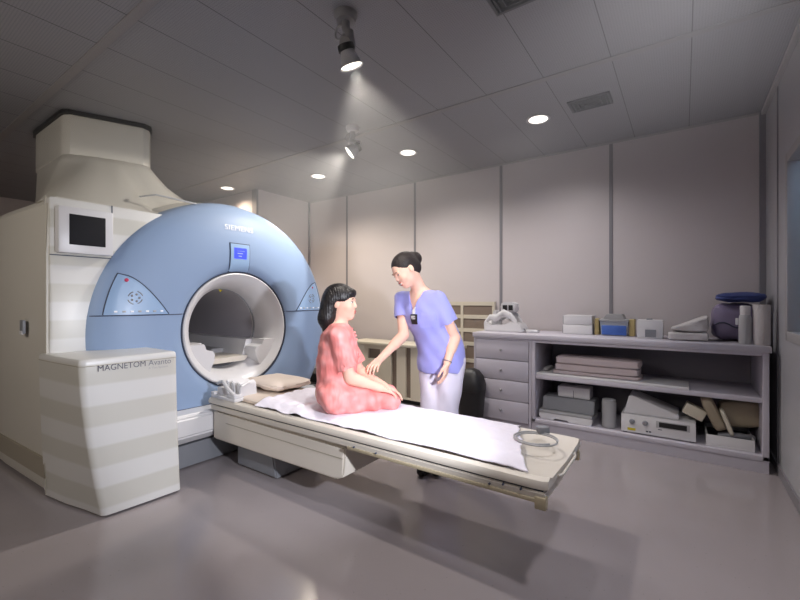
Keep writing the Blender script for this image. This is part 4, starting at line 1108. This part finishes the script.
# far (right) arm reaching to the patient
eR = J(403.5, 338, 2.93); wR = J(379, 363.5, 2.74)
F.chain([shR, eR, wR], [.046, .037, .025], .02)
F.cone(eR + (wR - eR) * .15, eR + (wR - eR) * .4, .038, .035, .015)
hand(F, wR, J(371, 371, 2.60) - wR, (-.1, -.2, -1), (-.6, -.6, .3), .30)
# legs and bare ankles
kn_ = {}
for q, (kp, ap) in ((1, (J(446, 420, 2.94), J(447, 466, 2.93))), (-1, (J(433, 421, 2.98), J(433, 470, 2.93)))):
    hp = pel + nl * .085 * q + np.array((0, 0, -.04)); kn_[q] = (hp, kp, ap)
    F.chain([hp, kp, ap], [.085, .055, .038], .03)
    F.cone(ap, ap + nf * .10 + np.array((0, 0, -.045)), .036, .028, .02)
base = vf((pel[0], pel[1], 0))
nurse = thing('person', 'nurse in periwinkle scrub top and white trousers, dark bun, bending towards the seated patient', 'person', tuple(base))
body = field_obj('body', F, M['skin'], nurse)
hd.details(nurse, M['hair2'], 1)
# hair with bun
H = Field(hc - .22, hc + .24, .004)
hd.E(H, (0, -.022, .044), (.083, .100, .083), .01)
hd.E(H, (0, -.06, -.01), (.066, .062, .065), .03)
hd.E(H, (0, .115, -.045), (.115, .098, .120), .012, 'sub')
for q in (-1, 1): hd.E(H, (q * .085, .012, -.035), (.03, .045, .045), .012, 'sub')
hd.E(H, (0, -.118, .030), (.050, .046, .050), .015)
hd.E(H, (.012, -.110, .070), (.026, .026, .022), .010)
folds(H, lambda x, y, z: .0016 * np.sin((x * 1.2 + z * 1.5 + y) * 320))
field_obj('hair', H, M['hair2'], nurse)
# scrub top
T = Field(lo, hi, RES)
T.cone(nb + nl * .135 + np.array((.010, 0, -.070)), nb - nl * .135 + np.array((-.01, 0, -.066)), .056, .056, .05)
T.ell(che + nf * .015, (.168, .128, .17), [nl, nf, (0, 0, 1)], .05)
mid = (che + pel) / 2
T.ell(mid + np.array((0.005, 0, -.01)), (.162, .125, .17), [nl, nf, (0, 0, 1)], .06)
hemc = pel + np.array((.0, 0, -.03))
T.ell(hemc + np.array((0, 0, -.06)), (.195, .145, .34), [nl, nf, (0, 0, 1)], .06)
# sleeves
sl = shL + (eL - shL) * .60; T_slv = Field(lo, hi, RES); T_slv.chain([shL, sl + (eL - shL) * .2], [.056, .074], .03)
sr = shR + (eR - shR) * .52; T_slv.chain([shR, sr + (eR - shR) * .2], [.055, .066], .03)
def cut_end(T, p, d, r):     # trim a sleeve at p along d and hollow its mouth
    d = nrm(d); pts = p + d * .12
    g = np.meshgrid(*T.ax, indexing='ij'); rel = [g[i] - p[i] for i in range(3)]
    al = rel[0] * d[0] + rel[1] * d[1] + rel[2] * d[2]; rad = np.sqrt(np.maximum(rel[0] ** 2 + rel[1] ** 2 + rel[2] ** 2 - al ** 2, 0))
    cyl = np.maximum(np.maximum(rad - r, -al), al - .16).astype(np.float32); T.V = np.maximum(T.V, -cyl)
cut_end(T_slv, sl, eL - shL, .12); cut_end(T_slv, sr, eR - shR, .12)
T_slv.cone(sl - nrm(eL - shL) * .05, sl + nrm(eL - shL) * .05, .050, .062, .004, 'sub'); T_slv.cone(sr - nrm(eR - shR) * .05, sr + nrm(eR - shR) * .05, .048, .056, .004, 'sub')
def union(A, B_, k):
    h = np.clip(.5 + .5 * (B_.V - A.V) / k, 0, 1); A.V = B_.V * (1 - h) + A.V * h - k * h * (1 - h)
union(T, T_slv, .02)
# hem: sloping cut, lower at the front
T.half(J(430, 376, 2.9), nrm((.04, 0, -1))); T.half(J(456, 373, 2.95), nrm((1.3, 0, -1)))
# V neck
vtip = nb + nf * .150 + np.array((0, 0, -.20)); top = nb + nf * .02 + np.array((0, 0, .06))
for q in (-1, 1): T.cone(vtip, top + nl * q * .055 + nf * .08, .022, .05, .006, 'sub')
T.cone(nb + np.array((0, 0, .0)), hd.p(0, -.03, -.06), .062, .07, .006, 'sub')
T.cone(nb + nf * .12 + np.array((0, 0, -.09)), nb + nf * .06 + np.array((0, 0, .03)), .03, .06, .006, 'sub')
g = np.meshgrid(*T.ax, indexing='ij'); zt_ = nb[2] - .165
a_ = np.abs((g[0] - nb[0]) * nl[0] + (g[1] - nb[1]) * nl[1]); b_f = (g[0] - nb[0]) * nf[0] + (g[1] - nb[1]) * nf[1]; h_ = g[2] - zt_
T.V = np.maximum(T.V, -np.maximum(np.maximum((a_ - h_ * .40) * .93, -h_), -b_f + .01).astype(np.float32)); del a_, b_f, h_, g
folds(T, lambda x, y, z: .0045 * np.sin(x * 34 + z * 13 + 1.2 * np.sin(z * 17 + y * 9)) * np.clip((1.3 - z) * 2.2, .15, 1) + .002 * np.sin(z * 45 + x * 60))
top_o = field_obj('scrub_top', T, M['scrub'], nurse, 2)
# trousers
Q = Field(lo, [hi[0], hi[1], 1.0], RES)
Q.ell(pel + np.array((0, 0, -.03)), (.165, .120, .13), [nl, nf, (0, 0, 1)], .04)
for q in (1, -1):
    hp, kp, ap = kn_[q]; Q.chain([hp + np.array((0, 0, -.02)), kp, ap + np.array((0, 0, .02))], [.102, .086, .078], .03)
Q.half(np.array((0, 0, .075)), (0, 0, -1))
folds(Q, lambda x, y, z: .004 * np.sin(x * 50 + 1.5 * np.sin(z * 12)) * np.clip(z * 2, .3, 1) + .002 * np.sin(z * 30 + y * 20))
field_obj('trousers', Q, M['pants'], nurse, 2)
for q in (1, -1):
    hp, kp, ap = kn_[q]; S_ = Field(ap + np.array((-.22, -.22, -.12)), ap + np.array((.16, .16, .06)), .005)
    toe = ap + nf * .15; toe[2] = .032; heel = ap - nf * .035; heel[2] = .035
    S_.chain([heel, (heel + toe) / 2, toe], [.036, .038, .034], .02); S_.cone(np.array((ap[0], ap[1], .05)), np.array((ap[0], ap[1], .075)), .042, .040, .02)
    S_.half(np.array((0, 0, .003)), (0, 0, -1))
    field_obj('shoe', S_, M['shoe'], nurse)
# pocket, badge and wristwatch
def onchest(u, v):      # u along her left, v up from the chest centre
    return che + nf * .128 + nl * u + np.array((0, 0, v))
def raycloth(p, d, Fl):
    p = np.array(p, float) + d * .12; d = -d
    for i in range(200):
        q = p + d * i * .0015; ii = [int(round((q[a] - Fl.ax[a][0]) / Fl.res)) for a in range(3)]
        if all(0 <= ii[a] < Fl.V.shape[a] for a in range(3)) and Fl.V[tuple(ii)] < 0: return q
    return p
def cloth_patch(name, u0, u1, v0, v1, th, m_, parent, nu=8, nv=8, extra=0.002):
    bm = bmesh.new(); A = {}; B_ = {}
    for i in range(nu + 1):
        for j in range(nv + 1):
            q = raycloth(onchest(u0 + (u1 - u0) * i / nu, v0 + (v1 - v0) * j / nv), nf, T)
            A[i, j] = bm.verts.new(vf(q + nf * (extra + th))); B_[i, j] = bm.verts.new(vf(q + nf * (extra - .004)))
    for i in range(nu):
        for j in range(nv):
            bm.faces.new((A[i, j], A[i + 1, j], A[i + 1, j + 1], A[i, j + 1])); bm.faces.new((B_[i, j], B_[i, j + 1], B_[i + 1, j + 1], B_[i + 1, j]))
    for i in range(nu):
        for j, rv in ((0, 0), (nv, 1)): bm.faces.new((A[i, j], A[i + 1, j], B_[i + 1, j], B_[i, j]))
    for j in range(nv):
        for i in (0, nu): bm.faces.new((A[i, j], A[i, j + 1], B_[i, j + 1], B_[i, j]))
    return mesh_obj(name, bm, m_, parent)
cloth_patch('chest_pocket', .035, .135, -.10, .01, .003, M['scrub'], nurse)
cloth_patch('badge_card', -.028, .022, -.075, -.005, .004, M['black'], nurse, 3, 3, .010)['label'] = 'black identity badge'
cloth_patch('badge_photo', -.018, .012, -.04, -.015, .002, M['lgrey'], nurse, 2, 2, .0145)
cloth_patch('badge_clip', -.012, .006, -.003, .045, .004, M['plastic'], nurse, 2, 3, .010)
bm = NB(); dw = nrm(wL - eL); o1 = nrm(np.cross(dw, (0, 0, 1))); o2 = np.cross(dw, o1); wc = wL - dw * .012
tube(bm, [tuple(vf(wc + (o1 * math.cos(a) + o2 * math.sin(a)) * .0285)) for a in [2 * PI * q / 20 for q in range(20)]], .004, 6, closed=True)
mesh_obj('bracelet', bm, M['steel'], nurse)

# ================================================================= patient
BED = .5355
pfw = nrm((.985, .17, 0)); pr = nrm((.17, -.985, 0))      # facing, her right (towards the camera)
pel = J(336, 396, 2.56); pel[2] = BED + .105
che = J(338, 352, 2.565); nb = J(339.5, 329, 2.57)
hc = J(341.5, 306, 2.575)
hd = Head(hc, (.975, -.16, .0), (-.05, 0, 1), .98)
lo, hi = [-.62, 2.25, .0], [.15, 3.1, 1.40]
F = Field(lo, hi, RES)
hd.face(F)
F.cone(hd.p(0, -.028, -.05), nb, .044, .048, .03)
shN = nb + pr * .150 + np.array((-.012, 0, -.045)); shF = nb - pr * .150 + np.array((.02, 0, -.05))
F.cone(shN, shF, .048, .048, .05)
F.ell(che, (.135, .095, .16), [pr, pfw, (0, 0, 1)], .05)
F.ell((che + pel) / 2, (.12, .09, .14), [pr, pfw, (0, 0, 1)], .05)
F.ell(pel, (.165, .13, .10), [pr, pfw, (0, 0, 1)], .05)
eN = J(350, 381, 2.43); wN = J(380, 391, 2.46)
F.chain([shN, eN, wN], [.043, .035, .024], .02); F.cone(eN + (wN - eN) * .12, eN + (wN - eN) * .4, .036, .033, .015)
hand(F, wN, J(394, 396, 2.54) - wN, (.0, .15, -1), (-.1, .9, .1), .20)
eF = J(360, 375, 2.70); wF = J(383, 388, 2.60)
F.chain([shF, eF, wF], [.043, .035, .024], .02); F.cone(eF + (wF - eF) * .12, eF + (wF - eF) * .4, .036, .033, .015)
hand(F, wF, J(395, 394, 2.62) - wF, (.0, -.15, -1), (-.1, -.9, .1), .22)
legs = []
for q in (1, -1):
    hp = pel + pr * .085 * q + np.array((.02, .02, -.005)); kp = J(389, 408, 2.56 if q > 0 else 2.68); kp[2] = BED + .046
    # shins tucked back on the mattress, away from the camera
    ap = kp + np.array((-.30, .14 if q > 0 else .16, 0)); ap[2] = BED + .045
    legs.append((hp, kp, ap)); F.chain([hp, kp], [.080, .043], .03); F.chain([kp, ap], [.042, .034], .02)
    F.cone(ap, ap + np.array((-.10, .02, -.01)), .034, .026, .02)
base = vf((pel[0], pel[1], BED))
pat = thing('person', 'patient with black shoulder-length hair in a pink satin gown, seated on the patient table', 'person', tuple(base))
field_obj('body', F, M['skin'], pat)
hd.details(pat, M['hair'], 0)
H = Field(hc - np.array((.24, .2, .34)), hc + .2, .004)
hd.E(H, (0, -.018, .042), (.086, .103, .088), .01)
for q in (-1, 0, 1):
    hd.C(H, (q * .048, -.055, .02), (q * .050, -.088, -.10), .050, .047, .03); hd.C(H, (q * .05, -.088, -.10), (q * .042, -.082, -.185), .046, .026, .03)
hd.E(H, (0, -.075, -.05), (.082, .06, .11), .03)
hd.E(H, (0, .120, -.062), (.14, .095, .105), .010, 'sub')
for q in (-1, 1): hd.E(H, (q * .088, .022, -.045), (.035, .048, .062), .010, 'sub')
hd.E(H, (0, .070, .066), (.050, .026, .026), .018)
folds(H, lambda x, y, z: .0014 * np.sin(x * 420 + y * 300 + 5 * z) )
field_obj('hair', H, M['hair'], pat)
# far-side lock in front of the shoulder
G = Field(lo, hi, RES)
G.cone(nb + pr * .132 + np.array((-.012, 0, -.050)), nb - pr * .132 + np.array((.02, 0, -.055)), .058, .058, .05)
G.ell(che + pfw * .0, (.155, .122, .175), [pr, pfw, (0, 0, 1)], .05)
G.ell((che + pel) / 2, (.15, .125, .17), [pr, pfw, (0, 0, 1)], .06)
G.ell(pel + np.array((.01, 0, -.0)), (.19, .140, .13), [pr, pfw, (0, 0, 1)], .05)
for hp, kp, ap in legs:
    G.chain([hp, kp + np.array((.0, 0, 0))], [.100, .060], .05); G.chain([kp, ap], [.058, .055], .03); G.cone(ap, ap + np.array((-.10, .02, -.01)), .05, .045, .03)
G.cone(pel + pr * .10, (legs[0][1] + pel) / 2 + pr * .04, .09, .07, .06)
sN = shN + (eN - shN) * .78; G_s = Field(lo, hi, RES); G_s.chain([shN, sN + (eN - shN) * .2], [.054, .064], .03)
sF = shF + (eF - shF) * .80; G_s.chain([shF, sF + (eF - shF) * .2], [.058, .066], .03)
cut_end(G_s, sN, eN - shN + np.array((.04, 0, 0)), .12); cut_end(G_s, sF, eF - shF, .12)
G_s.cone(sN - nrm(eN - shN) * .05, sN + nrm(eN - shN) * .05, .045, .054, .004, 'sub'); union(G, G_s, .02)
G.cone(eF, wF, .040, .038, .006, 'sub'); G.cone(eN, wN, .037, .034, .006, 'sub')
for w_, q_ in () and ((wN, J(396, 397, 2.54)), (wF, J(396, 394, 2.62))): G.cone(w_, q_, .034, .036, .008, 'sub')
G.cone(nb + np.array((0, 0, .01)), hd.p(0, -.02, -.06), .058, .07, .006, 'sub')
G.cone(nb + pfw * .08, nb + pfw * .05 + np.array((0, 0, .04)), .018, .03, .006, 'sub')
folds(G, lambda x, y, z: .009 * np.sin(x * 36 + z * 30 + 2 * np.sin(x * 14 + y * 11)) * np.clip((.78 - z) * 5, 0, 1) + .005 * np.sin(x * 30 - z * 38 + 1.3 * np.sin(y * 22 + z * 10)) * np.clip((1.05 - z) * 2.4, .25, 1) + .0022 * np.sin(z * 70 + x * 45 + y * 30))
# flatten on the bed (bed ends at the far edge Y = TY1)
g = np.meshgrid(*G.ax, indexing='ij'); wy = g[0] * RT[1] + g[1] * FW[1]
cut = np.where(wy < TY1 + .01, BED + .003 - g[2], -1).astype(np.float32); G.V = np.maximum(G.V, cut)
gown = field_obj('gown', G, M['gown'], pat, 2)
# frill down the neckline
bm = NB()
for k in range(9):
    c = nb + pfw * (.075 + .012 * math.sin(k * .8) + k * .006) + np.array((0, 0, -.02 - k * .022)) + pr * .015 * (1 if k % 2 else -1)
    ell(bm, tuple(vf(c)), (.014, .014, .010), n=10)
mesh_obj('neck_frill', bm, M['gown'], pat)
# ------------------------------------------------------------------ camera
cam = bpy.data.cameras.new('camera'); cam.lens = FPX / 800 * 36; cam.sensor_width = 36; cam.clip_start = .02
co = bpy.data.objects.new('camera', cam); COL.objects.link(co); co.location = (0, 0, CH); co.rotation_euler = (PI / 2, 0, math.radians(35)); sc.camera = co
# ------------------------------------------------------------------ thin haze under the ceiling, where the two spotlight beams show
hm = bpy.data.materials.new('haze'); hm.use_nodes = True; nt = hm.node_tree; nt.nodes.clear()
ou = nt.nodes.new('ShaderNodeOutputMaterial'); vs_ = nt.nodes.new('ShaderNodeVolumeScatter'); vs_.inputs['Density'].default_value = .14; vs_.inputs['Anisotropy'].default_value = .0
nt.links.new(vs_.outputs[0], ou.inputs['Volume'])
hz = solo('haze', Bx(-4.6, .3, .9, 3.3, 1.75, 2.74), hm, 'thin haze under the ceiling in which the spotlight beams show', 'haze'); hz['kind'] = 'stuff'
# ------------------------------------------------------------------ light
def spot(name, loc, tgt, power, size, blend=.5, col=(1, 1, 1), soft=.05):
    L = bpy.data.lights.new(name, 'SPOT'); L.energy = power; L.spot_size = math.radians(size); L.spot_blend = blend; L.color = col; L.shadow_soft_size = soft
    o = bpy.data.objects.new(name, L); COL.objects.link(o); o.location = loc
    d = Vector(tgt) - Vector(loc); o.rotation_euler = d.to_track_quat('-Z', 'Y').to_euler(); return o
def area(name, loc, tgt, power, sx, sy, col=(1, 1, 1)):
    L = bpy.data.lights.new(name, 'AREA'); L.shape = 'RECTANGLE'; L.size = sx; L.size_y = sy; L.energy = power; L.color = col
    o = bpy.data.objects.new(name, L); COL.objects.link(o); o.location = loc
    d = Vector(tgt) - Vector(loc); o.rotation_euler = d.to_track_quat('-Z', 'Y').to_euler(); return o
warm = (1.0, .82, .62)
for (x, y, _), pw, c in zip(DL, (72, 112, 135, 90), ((1, .95, .95), (1, .94, .88), (1, .88, .72), (1, .78, .56))):
    spot('downlight_lamp', (x, y, CEIL - .02), (x, y, 0), pw, 150, .9, c, .07)
KEY = spot('key_lamp', (.22, 1.0, 1.22), (-2.7, 2.1, .95), 215, 66, .55, (.90, .92, 1.0), .04)
area('control_room_light', (1.5, 2.9, 2.6), (1.4, 3.2, 0), 45, 1.2, .6, (.75, .84, 1.0))
spot('overhead_lamp', (.10, 1.2, 2.3), (-.9, 1.7, .0), 70, 120, .9, (.98, .95, 1.0), .08)
area('left_fill', (-2.6, -1.3, 2.2), (-3.8, .8, 1.1), 20, 1.0, .7, (1, .92, .82))
wd = bpy.data.worlds.new('world'); sc.world = wd; wd.use_nodes = True
wd.node_tree.nodes['Background'].inputs[0].default_value = (.6, .62, .7, 1); wd.node_tree.nodes['Background'].inputs[1].default_value = .4
sc.view_settings.view_transform = 'Standard'; sc.view_settings.look = 'None'; sc.view_settings.gamma = 1; sc.view_settings.exposure = 0
try: sc.view_settings.use_curve_mapping = False
except Exception: pass
sc.cycles.use_denoising = True
sc.cycles.max_bounces = 6
